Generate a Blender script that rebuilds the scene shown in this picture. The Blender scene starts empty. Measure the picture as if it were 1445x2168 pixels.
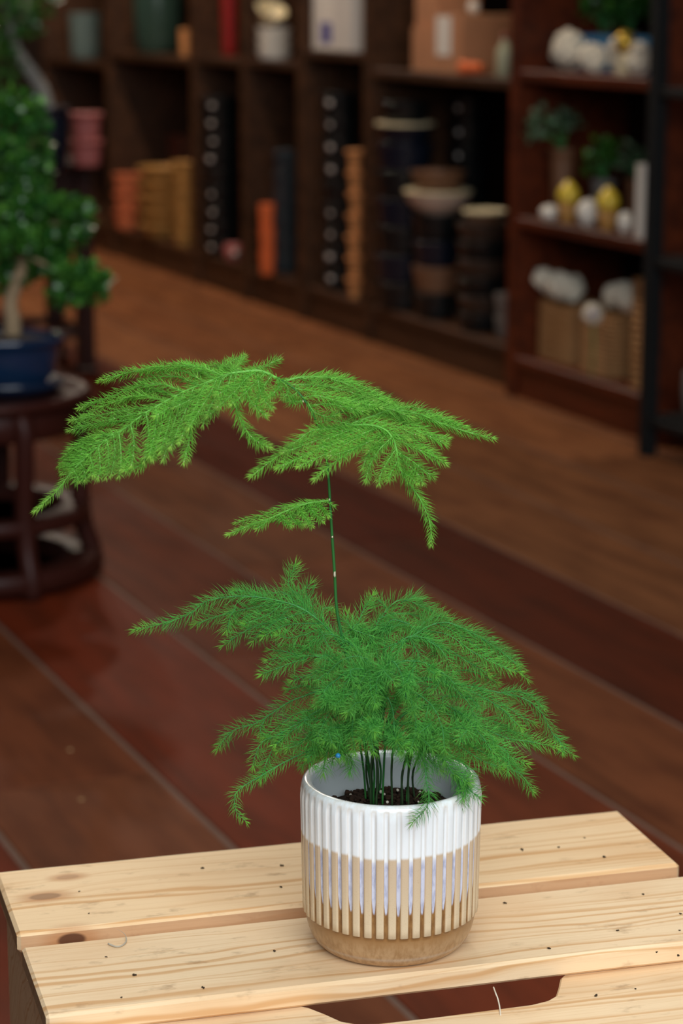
import bpy, math, random
from mathutils import Vector, Matrix, noise
random.seed(7)
S = bpy.context.scene
COL = S.collection
R = math.radians

# ------------------------------------------------------------------ camera, world, lights
F_PX, CX, CY, HORIZON = 4900.0, 722.5, 1084.0, -21.0
PITCH = math.atan((CY - HORIZON) / F_PX)
CAM_H = 1.05
cam_d = bpy.data.cameras.new('camera')
cam_d.sensor_fit = 'VERTICAL'; cam_d.sensor_height = 36.0; cam_d.sensor_width = 24.0
cam_d.lens = 36.0 * F_PX / 2168.0
cam_d.clip_start = 0.05; cam_d.clip_end = 60
cam_d.dof.use_dof = True; cam_d.dof.focus_distance = 1.52; cam_d.dof.aperture_fstop = 7.0
cam = bpy.data.objects.new('camera', cam_d); COL.objects.link(cam)
cam.location = (0, 0, CAM_H); cam.rotation_euler = (math.pi / 2 - PITCH, 0, 0)
S.camera = cam

w = bpy.data.worlds.new('world'); S.world = w; w.use_nodes = True
bg = w.node_tree.nodes['Background']
bg.inputs[0].default_value = (0.80, 0.90, 1.0, 1); bg.inputs[1].default_value = 0.06

def area(name, loc, target, sx, sy, power, color):
    l = bpy.data.lights.new(name, 'AREA'); l.shape = 'RECTANGLE'; l.size = sx; l.size_y = sy
    l.energy = power; l.color = color
    o = bpy.data.objects.new(name, l); COL.objects.link(o); o.location = loc
    o.rotation_euler = (Vector(target) - Vector(loc)).to_track_quat('-Z', 'Y').to_euler()
    return o
# daylight through the open shop front, above and behind the camera, plus an added soft overhead light above the crate
area('shopfront_daylight', (0.6, -1.1, 2.2), (0.05, 1.6, 0.45), 3.2, 2.0, 138, (0.90, 0.96, 1.0))
area('overhead_fill', (0.15, 1.75, 2.9), (0.1, 1.5, 0.4), 1.3, 1.1, 26, (0.97, 0.99, 1.0))
for nm, loc, e in (('ceiling_lamp', (-0.6, 1.2, 2.75), 6), ('ceiling_lamp', (-0.3, 5.9, 2.75), 56),
                   ('ceiling_lamp', (-1.1, 7.8, 2.75), 82), ('ceiling_lamp', (-1.9, 9.5, 2.75), 62)):
    l = bpy.data.lights.new(nm, 'POINT'); l.energy = e; l.shadow_soft_size = 0.06; l.color = (1.0, 0.86, 0.70)
    o = bpy.data.objects.new(nm, l); COL.objects.link(o); o.location = loc

S.view_settings.view_transform = 'Standard'; S.view_settings.look = 'None'
S.view_settings.exposure = 0.0; S.view_settings.gamma = 1.0; S.view_settings.use_curve_mapping = False

# ------------------------------------------------------------------ photo -> world helpers
_f = Vector((0, math.cos(PITCH), -math.sin(PITCH))); _u = Vector((0, math.sin(PITCH), math.cos(PITCH))); _r = Vector((1, 0, 0))
C0 = Vector((0, 0, CAM_H))
def ray(x, y): return _f + _r * ((x - CX) / F_PX) + _u * ((CY - y) / F_PX)
def at_z(x, y, z):
    d = ray(x, y); return C0 + d * ((z - CAM_H) / d.z)
def at_y(x, y, Y):
    d = ray(x, y); return C0 + d * (Y / d.y)
ANG = R(23.095)
SU = Vector((-math.sin(ANG), math.cos(ANG), 0)); SN = Vector((-math.cos(ANG), -math.sin(ANG), 0))
def sp(s, n, z=0.0): return SU * s + SN * n + Vector((0, 0, z))
def on_n(px, n, z):
    """point on the vertical plane n at height z seen at image column px"""
    k = _r * F_PX - _f * (px - CX)
    base = SN * n + Vector((0, 0, z)) - C0
    return sp(-base.dot(k) / SU.dot(k), n, z)
def z_at(p, py):
    """height above the point p seen at image row py"""
    d = ray(CX, py); t = p.y / d.y
    # iterate once for lateral offset (rows are level: same y depth gives the same height)
    return CAM_H + d.z * t
def depth(p): return (p - C0).dot(_f)
def m_of(px, p): return px * depth(p) / F_PX

# ------------------------------------------------------------------ colour + materials
def lin(c):
    c /= 255.0
    return c / 12.92 if c <= 0.04045 else ((c + 0.055) / 1.055) ** 2.4
def rgb(r, g, b): return (lin(r), lin(g), lin(b), 1)
class NT:
    def __init__(s, name):
        s.m = bpy.data.materials.new(name); s.m.use_nodes = True; s.t = s.m.node_tree
        s.b = s.t.nodes['Principled BSDF']; s.out = s.t.nodes['Material Output']
    def n(s, typ, **kw):
        nd = s.t.nodes.new(typ)
        for k, v in kw.items():
            if k.startswith('i_'): s.put(nd.inputs[int(k[2:])] if k[2:].isdigit() else nd.inputs[k[2:]], v)
            else: setattr(nd, k, v)
        return nd
    def put(s, inp, v):
        if isinstance(v, bpy.types.NodeSocket): s.t.links.new(v, inp)
        else: inp.default_value = v
    def math(s, op, a, b=0.0, c=None, clamp=False):
        nd = s.n('ShaderNodeMath', operation=op, use_clamp=clamp); s.put(nd.inputs[0], a); s.put(nd.inputs[1], b)
        if c is not None: s.put(nd.inputs[2], c)
        return nd.outputs[0]
    def ramp(s, v, lo, hi):
        nd = s.n('ShaderNodeMapRange', interpolation_type='SMOOTHSTEP'); s.put(nd.inputs[0], v); s.put(nd.inputs[1], lo); s.put(nd.inputs[2], hi)
        return nd.outputs[0]
    def mix(s, f, a, b, mode='MIX'):
        nd = s.n('ShaderNodeMix', data_type='RGBA', blend_type=mode); s.put(nd.inputs[0], f); s.put(nd.inputs[6], a); s.put(nd.inputs[7], b)
        return nd.outputs[2]
    def obj(s): return s.n('ShaderNodeTexCoord').outputs['Object']
    def sep(s, v):
        nd = s.n('ShaderNodeSeparateXYZ'); s.put(nd.inputs[0], v); return nd.outputs
    def comb(s, x, y, z):
        nd = s.n('ShaderNodeCombineXYZ'); [s.put(nd.inputs[i], v) for i, v in enumerate((x, y, z))]; return nd.outputs[0]
    def noise(s, v, scale, detail=3.0, rough=0.5):
        nd = s.n('ShaderNodeTexNoise'); s.put(nd.inputs['Vector'], v); nd.inputs['Scale'].default_value = scale
        nd.inputs['Detail'].default_value = detail; nd.inputs['Roughness'].default_value = rough
        return nd.outputs[0]
    def mapped(s, v, sc=(1, 1, 1), loc=(0, 0, 0)):
        nd = s.n('ShaderNodeMapping'); s.put(nd.inputs[0], v); nd.inputs[3].default_value = sc; s.put(nd.inputs[1], loc); return nd.outputs[0]
    def rand(s): return s.n('ShaderNodeObjectInfo').outputs['Random']
    def color(s, c): s.put(s.b.inputs['Base Color'], c); return s
    def rough(s, v): s.put(s.b.inputs['Roughness'], v); return s
    def bump(s, h, strength=0.3, dist=0.002):
        nd = s.n('ShaderNodeBump'); nd.inputs['Strength'].default_value = strength; nd.inputs['Distance'].default_value = dist
        s.put(nd.inputs['Height'], h); s.put(s.b.inputs['Normal'], nd.outputs[0]); return s

_flat = {}
def flat(name, c, rough=0.5, spec=0.5, var=0.25, scale=30.0, coat=0.0, metal=0.0):
    """plain material with a little mottling"""
    if name in _flat: return _flat[name]
    t = NT(name); nz = t.noise(t.obj(), scale, 3)
    a = tuple(min(1, v * (1 + var)) for v in c[:3]) + (1,); b = tuple(v * (1 - var) for v in c[:3]) + (1,)
    t.color(t.mix(nz, a, b)).rough(rough)
    t.b.inputs['Specular IOR Level'].default_value = spec; t.b.inputs['Coat Weight'].default_value = coat
    t.b.inputs['Metallic'].default_value = metal
    _flat[name] = t.m; return t.m

def wood(name, c1, c2, rough=0.5, axis=0, freq=60, spec=0.3, pervar=0.25):
    if name in _flat: return _flat[name]
    t = NT(name); o = t.obj(); rnd = t.rand()
    sc = [1, 1, 1]; sc[axis] = 0.08
    v = t.mapped(o, tuple(x * freq for x in sc), t.comb(t.math('MULTIPLY', rnd, 37.0), t.math('MULTIPLY', rnd, 91.0), rnd))
    g = t.noise(v, 1.0, 4, 0.6); g2 = t.noise(o, 4.0, 2)
    col = t.mix(t.ramp(g, 0.3, 0.7), c1, c2)
    col = t.mix(t.math('MULTIPLY', g2, 0.35), col, c2)
    k = t.math('ADD', 1 - pervar, t.math('MULTIPLY', rnd, 2 * pervar))
    col = t.mix(1.0, col, t.comb(k, k, k), 'MULTIPLY')
    t.color(col).rough(rough).bump(g, 0.15, 0.001); t.b.inputs['Specular IOR Level'].default_value = spec
    _flat[name] = t.m; return t.m

# ------------------------------------------------------------------ mesh builder
class MB:
    def __init__(s): s.v = []; s.f = []; s.sm = []
    def add(s, vs, fs, smooth=False):
        k = len(s.v); s.v += [tuple(v) for v in vs]; s.f += [tuple(i + k for i in f) for f in fs]; s.sm += [smooth] * len(fs); return s
    def box(s, x0, x1, y0, y1, z0, z1, b=0.0, M=None):
        """axis box with chamfered edges b, optionally moved by matrix M"""
        if b <= 0:
            vs = [Vector((x, y, z)) for z in (z0, z1) for y in (y0, y1) for x in (x0, x1)]
            fs = [(0, 2, 3, 1), (4, 5, 7, 6), (0, 1, 5, 4), (2, 6, 7, 3), (0, 4, 6, 2), (1, 3, 7, 5)]
        else:
            vs = []; idx = {}
            X = (x0, x1); Y = (y0, y1); Z = (z0, z1)
            for i in (0, 1):
                for j in (0, 1):
                    for k in (0, 1):
                        dx, dy, dz = (b if i == 0 else -b), (b if j == 0 else -b), (b if k == 0 else -b)
                        for ax, p in enumerate(((X[i], Y[j] + dy, Z[k] + dz), (X[i] + dx, Y[j], Z[k] + dz), (X[i] + dx, Y[j] + dy, Z[k]))):
                            idx[(i, j, k, ax)] = len(vs); vs.append(Vector(p))
            fs = []
            g = lambda i, j, k, a: idx[(i, j, k, a)]
            for i in (0, 1):
                q = [g(i, 0, 0, 0), g(i, 1, 0, 0), g(i, 1, 1, 0), g(i, 0, 1, 0)]; fs.append(tuple(q if i else q[::-1]))
                q = [g(0, i, 0, 1), g(1, i, 0, 1), g(1, i, 1, 1), g(0, i, 1, 1)]; fs.append(tuple(q[::-1] if i else q))
                q = [g(0, 0, i, 2), g(1, 0, i, 2), g(1, 1, i, 2), g(0, 1, i, 2)]; fs.append(tuple(q if i else q[::-1]))
            for a in (0, 1):
                for c in (0, 1):
                    q = [g(0, a, c, 1), g(1, a, c, 1), g(1, a, c, 2), g(0, a, c, 2)]; fs.append(tuple(q if (a == c) else q[::-1]))
                    q = [g(a, 0, c, 0), g(a, 1, c, 0), g(a, 1, c, 2), g(a, 0, c, 2)]; fs.append(tuple(q[::-1] if (a == c) else q))
                    q = [g(a, c, 0, 0), g(a, c, 1, 0), g(a, c, 1, 1), g(a, c, 0, 1)]; fs.append(tuple(q if (a == c) else q[::-1]))
            for i in (0, 1):
                for j in (0, 1):
                    for k in (0, 1):
                        q = [g(i, j, k, 0), g(i, j, k, 1), g(i, j, k, 2)]
                        fs.append(tuple(q if (i + j + k) % 2 else q[::-1]))
        if M is not None: vs = [M @ v for v in vs]
        return s.add(vs, fs)
    def lathe(s, prof, seg=24, c=(0, 0, 0), sx=1.0, sy=1.0, M=None, smooth=True):
        vs = []; fs = []; c = Vector(c)
        for r, z in prof:
            for i in range(seg):
                a = 2 * math.pi * i / seg; vs.append(Vector((r * sx * math.cos(a), r * sy * math.sin(a), z)) + c)
        for j in range(len(prof) - 1):
            for i in range(seg):
                k = (i + 1) % seg; fs.append((j * seg + i, j * seg + k, (j + 1) * seg + k, (j + 1) * seg + i))
        if prof[0][0] > 1e-6: fs.append(tuple(range(seg))[::-1])
        if prof[-1][0] > 1e-6: fs.append(tuple((len(prof) - 1) * seg + i for i in range(seg)))
        if M is not None: vs = [M @ v for v in vs]
        return s.add(vs, fs, smooth)
    def tube(s, pts, rad, seg=6):
        pts = [Vector(p) for p in pts]; n = len(pts); vs = []; fs = []
        up = Vector((0.13, 0.31, 0.94))
        for i, p in enumerate(pts):
            t = (pts[min(i + 1, n - 1)] - pts[max(i - 1, 0)]).normalized()
            a = t.cross(up)
            if a.length < 1e-3: a = t.cross(Vector((1, 0, 0)))
            a.normalize(); b = t.cross(a); r = rad[i] if isinstance(rad, (list, tuple)) else rad
            for k in range(seg):
                q = 2 * math.pi * k / seg; vs.append(p + (a * math.cos(q) + b * math.sin(q)) * r)
        for i in range(n - 1):
            for k in range(seg):
                m = (k + 1) % seg; fs.append((i * seg + k, i * seg + m, (i + 1) * seg + m, (i + 1) * seg + k))
        fs.append(tuple(range(seg))[::-1]); fs.append(tuple((n - 1) * seg + k for k in range(seg)))
        return s.add(vs, fs, True)
    def blob(s, c, r, lat=8, lon=12, amp=0.0, freq=1.0, seed=0, sc=(1, 1, 1)):
        c = Vector(c); vs = []; fs = []
        def P(d):
            k = 1 + amp * noise.noise(d * freq + Vector((seed * 3.1, seed * 1.7, seed)))
            return c + Vector((d.x * sc[0], d.y * sc[1], d.z * sc[2])) * r * k
        vs.append(P(Vector((0, 0, -1))))
        for j in range(1, lat):
            t = math.pi * j / lat
            for i in range(lon):
                a = 2 * math.pi * i / lon; vs.append(P(Vector((math.sin(t) * math.cos(a), math.sin(t) * math.sin(a), -math.cos(t)))))
        vs.append(P(Vector((0, 0, 1)))); L = len(vs) - 1
        for i in range(lon): fs.append((0, 1 + (i + 1) % lon, 1 + i)); fs.append((L, L - lon + i, L - lon + (i + 1) % lon))
        for j in range(lat - 2):
            for i in range(lon):
                a = 1 + j * lon; fs.append((a + i, a + (i + 1) % lon, a + lon + (i + 1) % lon, a + lon + i))
        return s.add(vs, fs, True)
    def mesh(s, name, mat):
        me = bpy.data.meshes.new(name); me.from_pydata(s.v, [], s.f); me.materials.append(mat)
        me.polygons.foreach_set('use_smooth', s.sm); me.update(); return me
    def build(s, name, mat, parent=None, loc=None, kind=None):
        o = bpy.data.objects.new(name, s.mesh(name, mat)); COL.objects.link(o)
        if parent is not None: o.parent = parent
        if loc is not None: o.location = loc
        if kind: o['kind'] = kind
        return o
def rel(o, loc, rz=0.0):
    o.location = loc; o.rotation_euler.z = rz; return o
def tag(o, label, cat, group=None):
    o['label'] = label; o['category'] = cat
    if group: o['group'] = group
    return o
def thing(name, label, cat, loc=(0, 0, 0), rz=0.0, group=None):
    o = bpy.data.objects.new(name, None); COL.objects.link(o); o.empty_display_size = 0.02
    o.location = loc; o.rotation_euler.z = rz
    return tag(o, label, cat, group)
def copy_tree(o, parent=None):
    c = o.copy(); COL.objects.link(c); c.parent = parent
    for ch in o.children: copy_tree(ch, c)
    return c
def structure(o): o['kind'] = 'structure'; return o

# ------------------------------------------------------------------ room shell
M_wall = flat('dark_wall', rgb(60, 42, 32), 0.8)
M_ceil = flat('ceiling_paint', rgb(120, 105, 90), 0.9)
NB = -2.83      # front plane of the dark bookcase
NW = NB - 0.40  # wall behind the bookcases
def sbox(mb, s0, s1, n0, n1, z0, z1, b=0.0):
    M = Matrix(((SU.x, SN.x, 0, 0), (SU.y, SN.y, 0, 0), (0, 0, 1, 0), (0, 0, 0, 1)))
    # flip so that the frame is right-handed
    return mb.box(s0, s1, n0, n1, z0, z1, b, M)
structure(sbox(MB(), 0.5, 12.199, NW - 0.1, NW, 0, 2.9).build('wall_right', M_wall))
structure(sbox(MB(), 12.2, 12.3, NW - 0.1, 4.0, 0, 2.9).build('wall_back', M_wall))
structure(sbox(MB(), 4.0, 12.3, NW - 0.1, 4.0, 2.901, 2.98).build('ceiling', M_ceil))

# floor: long reddish wood-look planks with pale joints
grout = flat('floor_joint', rgb(112, 86, 72), 0.7, 0.2)
fl = structure(sbox(MB(), -1.5, 12.2, NW, 4.0, -0.04, -0.0022).build('floor', grout))
t = NT('floor_plank'); o = t.obj(); rnd = t.rand()
v = t.mapped(o, (3.0, 22.0, 10.0), t.comb(t.math('MULTIPLY', rnd, 40.0), t.math('MULTIPLY', rnd, 17.0), 0.0))
g = t.noise(v, 1.0, 5, 0.6); blot = t.noise(t.mapped(o, (3, 6, 3), t.comb(t.math('MULTIPLY', rnd, 11.0), 0.0, 0.0)), 2.0, 4)
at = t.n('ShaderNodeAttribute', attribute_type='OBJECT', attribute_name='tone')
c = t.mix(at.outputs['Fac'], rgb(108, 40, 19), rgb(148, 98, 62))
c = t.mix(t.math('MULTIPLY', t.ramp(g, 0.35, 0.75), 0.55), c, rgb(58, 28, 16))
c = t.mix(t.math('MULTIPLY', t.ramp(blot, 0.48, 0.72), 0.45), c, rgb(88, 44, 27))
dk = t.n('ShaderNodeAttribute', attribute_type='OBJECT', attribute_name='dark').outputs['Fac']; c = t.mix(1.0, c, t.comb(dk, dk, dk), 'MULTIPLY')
t.color(c).rough(t.math('ADD', 0.48, t.math('MULTIPLY', blot, 0.2))).bump(g, 0.1, 0.001)
t.b.inputs['Specular IOR Level'].default_value = 0.06
M_plank = t.m
PW = 0.258
def plank_mesh(L):
    mb = MB(); sbox(mb, -L / 2, L / 2, -PW / 2 + 0.0048, PW / 2 - 0.0048, -0.012, 0.0, 0.0012); return mb.mesh('plank', M_plank)
# local frame: long axis is the object x so the grain follows it
def plank_mesh_local(L): return MB().box(-L / 2, L / 2, -PW / 2 + 0.0048, PW / 2 - 0.0048, -0.012, 0.0, 0.0012).mesh('plank', M_plank)
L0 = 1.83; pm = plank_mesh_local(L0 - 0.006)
rr = random.Random(3)
rot_s = math.atan2(SU.y, SU.x)
k0 = -1.209 + PW / 2
for row in range(-8, 13):
    n = k0 + row * PW
    if n < NW + 0.1: continue
    off = rr.uniform(0, L0)
    for i in range(0, 8):
        s = -1.2 + off + i * L0 - L0 / 2
        if s + L0 / 2 < 0.8 or s + L0 / 2 > 12.1: continue
        if n > 1.2 and s < 3: continue
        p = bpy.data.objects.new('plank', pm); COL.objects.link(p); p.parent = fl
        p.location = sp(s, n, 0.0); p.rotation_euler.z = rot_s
        tn, dk = {2: (0.0, 1.05), 1: (0.35, 0.85), 0: (0.0, 1.05), -1: (0.2, 0.85), -2: (0.45, 0.8), -3: (0.05, 0.55)}.get(row, (0.75, 0.98 if s > 5.0 else 0.74) if row < -3 else (0.1, 0.95))  # row colours vary; far rows lightened to carry the brighter light there
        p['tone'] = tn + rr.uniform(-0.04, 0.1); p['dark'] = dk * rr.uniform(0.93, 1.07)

# ------------------------------------------------------------------ wooden crate
CA = R(15.5)
M_crate = Matrix.Rotation(CA, 4, 'Z')
def pine(name, knots, tint=1.0, seed=0.0, edge=0.0, end_dark=0.85):
    t = NT(name); o = t.obj(); x, y, z = t.sep(o)
    # grain bends around the knots
    yy = t.math('ADD', y, t.math('MULTIPLY', z, 0.9))
    darks = []
    for (kx, ky, kz, r, dark) in knots:
        dx = t.math('MULTIPLY', t.math('SUBTRACT', x, kx), 0.5); dy = t.math('SUBTRACT', y, ky)
        dz = t.math('SUBTRACT', z, kz); d = t.math('SQRT', t.math('ADD', t.math('ADD', t.math('MULTIPLY', dx, dx), t.math('MULTIPLY', dy, dy)), t.math('MULTIPLY', dz, dz)))
        e = t.math('POWER', 2.718, t.math('MULTIPLY', t.math('MULTIPLY', d, d), -1.0 / (2.2 * r) ** 2))
        yy = t.math('ADD', yy, t.math('MULTIPLY', e, t.math('MULTIPLY', t.math('SIGN', dy), r * 0.9)))
        darks.append((d, r, dark))
    n1 = t.noise(t.mapped(o, (3.5, 14, 14), (seed, seed * 2, 0)), 1.0, 3)
    yw = t.math('ADD', t.math('MULTIPLY', yy, 210.0), t.math('MULTIPLY', n1, 9.0))
    ring = t.noise(t.comb(t.math('MULTIPLY', x, 1.2), yw, seed), 1.0, 2, 0.4)
    fine = t.noise(t.mapped(o, (12, 700, 700), (seed, 0, 0)), 1.0, 3, 0.7)
    blot = t.noise(t.mapped(o, (6, 14, 10), (seed * 3, 1, 0)), 1.0, 3)
    grime = t.noise(t.mapped(o, (30, 70, 50), (seed, 5, 0)), 1.0, 4, 0.65)
    c = t.mix(t.ramp(ring, 0.48, 0.70), rgb(234, 204, 164), rgb(210, 164, 114))
    c = t.mix(t.math('MULTIPLY', t.ramp(fine, 0.45, 0.8), 0.25), c, rgb(190, 140, 92))
    c = t.mix(t.math('MULTIPLY', t.ramp(blot, 0.45, 0.72), 0.5), c, rgb(212, 168, 122))
    c = t.mix(t.math('MULTIPLY', t.ramp(grime, 0.57, 0.76), 0.55), c, rgb(150, 112, 76))
    nrm = t.sep(t.n('ShaderNodeTexCoord').outputs['Normal'])
    if edge: c = t.mix(t.math('MULTIPLY', t.ramp(nrm[1], -0.75, -0.95), edge), c, rgb(176, 116, 76))                # reddish bark-side edge
    for d, r, dark in darks:
        halo = t.ramp(d, r * 2.3, r * 0.9)
        c = t.mix(t.math('MULTIPLY', halo, 0.55), c, rgb(178, 118, 72))
        core = t.ramp(d, r * 1.05, r * 0.75)
        c = t.mix(t.math('MULTIPLY', core, dark), c, rgb(84, 48, 32))
    c = t.mix(t.math('MULTIPLY', t.ramp(t.math('ABSOLUTE', nrm[0]), 0.75, 0.95), end_dark), c, rgb(112, 90, 64))       # weathered end grain, darkened further for the unlit crate ends
    if tint != 1.0: c = t.mix(1.0, c, (tint, tint * 0.96, tint * 0.9, 1), 'MULTIPLY')
    t.color(c).rough(0.62).bump(t.math('ADD', ring, t.math('MULTIPLY', fine, 0.6)), 0.25, 0.0006)
    t.b.inputs['Specular IOR Level'].default_value = 0.25
    return t.m
ZT = 0.4273; TH = 0.0145
crate = thing('wooden_crate', 'pale knotty pine slatted crate the potted fern stands on', 'crate', (0, 0, 0), CA)
def slat(name, x0, x1, y0, y1, z0, z1, mat, b=0.0022, wob=0.0):
    """board with chamfered, slightly wavy edges; its own origin is its middle"""
    cx, cy, cz = (x0 + x1) / 2, (y0 + y1) / 2, (z0 + z1) / 2
    mb = MB(); n = 24; hx, hy, hz = (x1 - x0) / 2, (y1 - y0) / 2, (z1 - z0) / 2
    rings = []
    xs = [-hx, -hx + b] + [-hx + b + (2 * hx - 2 * b) * i / n for i in range(1, n)] + [hx - b, hx]
    vs = []
    for i, x in enumerate(xs):
        e = b if i in (0, len(xs) - 1) else 0.0
        wf = wob * noise.noise(Vector((x * 14, cy * 30, 1))); wb = wob * noise.noise(Vector((x * 14, cy * 30, 9)))
        pr = [(-hy + wf + b, -hz + e), (hy + wb - b, -hz + e), (hy + wb - e, -hz + b), (hy + wb - e, hz - b), (hy + wb - b * 1.4 - 0, hz - e), (-hy + wf + b * 1.4, hz - e), (-hy + wf + e, hz - b), (-hy + wf + e, -hz + b)]
        vs += [Vector((x, y, z)) for y, z in pr]
    fs = []
    for i in range(len(xs) - 1):
        for k in range(8):
            m = (k + 1) % 8; fs.append((i * 8 + k, (i + 1) * 8 + k, (i + 1) * 8 + m, i * 8 + m))
    fs.append(tuple(range(8))); fs.append(tuple((len(xs) - 1) * 8 + k for k in range(8))[::-1])
    mb.add(vs, fs); mb.build(name, mat, crate, (cx, cy, cz))
X0, X1 = 0.180, 0.664
# knots are given in the slat's own frame (x along, y across)
slat('slat', X0, X1, 1.469, 1.588, ZT - TH, ZT, pine('pine_back_slat', [(-0.214, 0.002, 0.007, 0.0062, 0.5), (-0.193, 0.034, 0.007, 0.0045, 0.25), (-0.205, -0.0575, -0.001, 0.0058, 0.9)], 0.97, 1.3, 0.5), 0.0024, 0.0012)
slat('slat', X0, X1 + 0.012, 1.336, 1.4475, ZT - TH, ZT, pine('pine_middle_slat', [], 1.0, 4.1), 0.002, 0.0006)
# lower front board with the hand-hole notch cut into its back edge
mb = MB(); ZL = ZT - TH - 0.0006; bt = 0.012
outline = [(X0 + 0.004, 1.236), (X1 + 0.006, 1.236), (X1 + 0.006, 1.341), (0.526, 1.341), (0.521, 1.3365), (0.514, 1.322), (0.508, 1.311), (0.500, 1.3055), (0.488, 1.3025), (0.42, 1.3012), (0.385, 1.302), (0.372, 1.305), (0.364, 1.311), (0.357, 1.324), (0.349, 1.3365), (0.343, 1.341), (X0 + 0.004, 1.341)]
cxm, cym = 0.42, 1.29
nv = len(outline); ins = []
vs = [Vector((x - cxm, y - cym, -bt)) for x, y in outline] + [Vector((x - cxm, y - cym, -0.0012)) for x, y in outline]
for i, (x, y) in enumerate(outline):
    a = Vector(outline[i - 1]); b_ = Vector(outline[(i + 1) % nv]); tdir = (b_ - a).normalized()
    ins.append(Vector((x - cxm - tdir.y * 0.0012, y - cym + tdir.x * 0.0012, 0)))
vs += ins
fs = []
for lv in (0, 1):
    for i in range(nv):
        j = (i + 1) % nv; fs.append((lv * nv + i, lv * nv + j, (lv + 1) * nv + j, (lv + 1) * nv + i))
fs.append(tuple(range(nv))[::-1])
# top fan split: left block, middle strip, right block
T = lambda i: 2 * nv + i
fs += [tuple(T(i) for i in (1, 2, 3, 4, 5, 6, 7, 8)), tuple(T(i) for i in (0, 1, 8, 9, 10, 11)), tuple(T(i) for i in (0, 11, 12, 13, 14, 15, 16))]
mb.add(vs, fs)
ho = mb.build('notched_slat', pine('pine_notched_board', [(-0.20, 0.0, 0.0, 0.004, 0.2)], 1.0, 7.7), crate, (cxm, cym, ZL)); ho['label'] = 'pale board with a hand-hole cut into its far edge'
M_pside = pine('pine_side', [], 0.72, 11.0, 0.0, 0.25)  # pine toned down, part of the crate sides' shade put in the colour
slat('lower_slat', X0 + 0.004, X1, 1.452, 1.60, ZT - 2 * TH - 0.001, ZT - TH - 0.0006, M_pside)
def vboard(name, x0, x1, y0, y1, z0, z1): MB().box(-(x1 - x0) / 2, (x1 - x0) / 2, -(y1 - y0) / 2, (y1 - y0) / 2, -(z1 - z0) / 2, (z1 - z0) / 2, 0.0015).build(name, M_pside, crate, ((x0 + x1) / 2, (y0 + y1) / 2, (z0 + z1) / 2))
for xs in ((X0 + 0.006, X0 + 0.018), (X1 - 0.018, X1 - 0.006)):
    for k in range(3):   # end boards, one above the other
        vboard('end_board', xs[0], xs[1], 1.262, 1.578, 0.006 + k * 0.128, 0.006 + k * 0.128 + (0.118 if k < 2 else 0.136))
for xs in ((X0 + 0.0185, X0 + 0.0435), (X1 - 0.0435, X1 - 0.0185)):
    for ys in ((1.2545, 1.2795), (1.5605, 1.5855)): vboard('corner_post', xs[0], xs[1], ys[0], ys[1], 0.0, ZT - 2 * TH - 0.0016)
vboard('bottom_rail', X0 + 0.045, X1 - 0.045, 1.5605, 1.5855, 0.0, 0.03); vboard('bottom_rail', X0 + 0.045, X1 - 0.045, 1.2545, 1.2795, 0.0, 0.03)

# ------------------------------------------------------------------ potted fern: fluted pot
PC = Vector((0.0326, 1.454, ZT + 0.0003)); YP = PC.y
fern = thing('potted_fern', 'feathery green asparagus fern in a fluted white and tan glazed pot on the crate', 'potted plant', PC)
NR, SEG = 46, 12
prof = []   # r, z, rib amplitude
for r, z, a in [(0.0, 0.0022, 0), (0.036, 0.0022, 0), (0.0395, 0.0006, 0), (0.044, 0.0, 0), (0.0475, 0.0016, 0), (0.0505, 0.0045, 0), (0.0530, 0.0085, 0), (0.0549, 0.013, 0), (0.0560, 0.0175, 0), (0.0566, 0.0215, 0), (0.0569, 0.0244, 0), (0.0570, 0.0247, 0.6), (0.0571, 0.0252, 1.0)]: prof.append((r, z, a))
for i in range(1, 15): prof.append((0.0571 + 0.0014 * i / 14, 0.0252 + (0.104 - 0.0252) * i / 14, 1.0))
for r, z, a in [(0.0586, 0.1065, 0.85), (0.0588, 0.1085, 0.5), (0.0590, 0.1105, 0.2), (0.0588, 0.1125, 0), (0.0578, 0.1142, 0), (0.0560, 0.1150, 0), (0.0538, 0.1146, 0), (0.0522, 0.1132, 0), (0.0514, 0.1108, 0), (0.0511, 0.107, 0), (0.0511, 0.10, 0), (0.0508, 0.07, 0), (0.049, 0.02, 0), (0.0, 0.014, 0)]: prof.append((r, z, a))
vs, fs, ribv = [], [], []
nseg = NR * SEG
for r, z, a in prof:
    for i in range(nseg):
        ph = (i % SEG) / SEG
        d = abs(ph - 0.5) * 2           # 0 at rib middle, 1 at groove middle
        rib = 1 - min(1, max(0, (d - 0.46) / 0.36)); rib = rib * rib * (3 - 2 * rib)
        th = 2 * math.pi * i / nseg
        rad = r + a * (0.0013 * rib + 0.0003 * (1 - d * d))
        vs.append((rad * math.cos(th), rad * math.sin(th), z)); ribv.append(rib if a > 0 else 1.0 if z > 0.1 else 0.0)
for j in range(len(prof) - 1):
    for i in range(nseg):
        k = (i + 1) % nseg
        if j == 0: fs.append((i, (j + 1) * nseg + k, (j + 1) * nseg + i)) if False else fs.append((i, k, nseg + k, nseg + i))
        else: fs.append((j * nseg + i, j * nseg + k, (j + 1) * nseg + k, (j + 1) * nseg + i))
me = bpy.data.meshes.new('pot'); me.from_pydata(vs, [], fs); me.polygons.foreach_set('use_smooth', [True] * len(fs)); me.update()
at = me.attributes.new('rib', 'FLOAT', 'POINT'); at.data.foreach_set('value', ribv)
t = NT('drip_glaze'); o = t.obj(); x, y, z = t.sep(o)
rib = t.n('ShaderNodeAttribute', attribute_name='rib').outputs['Fac']
ang = t.math('ARCTAN2', y, x); rad = t.math('SQRT', t.math('ADD', t.math('MULTIPLY', x, x), t.math('MULTIPLY', y, y)))
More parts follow.
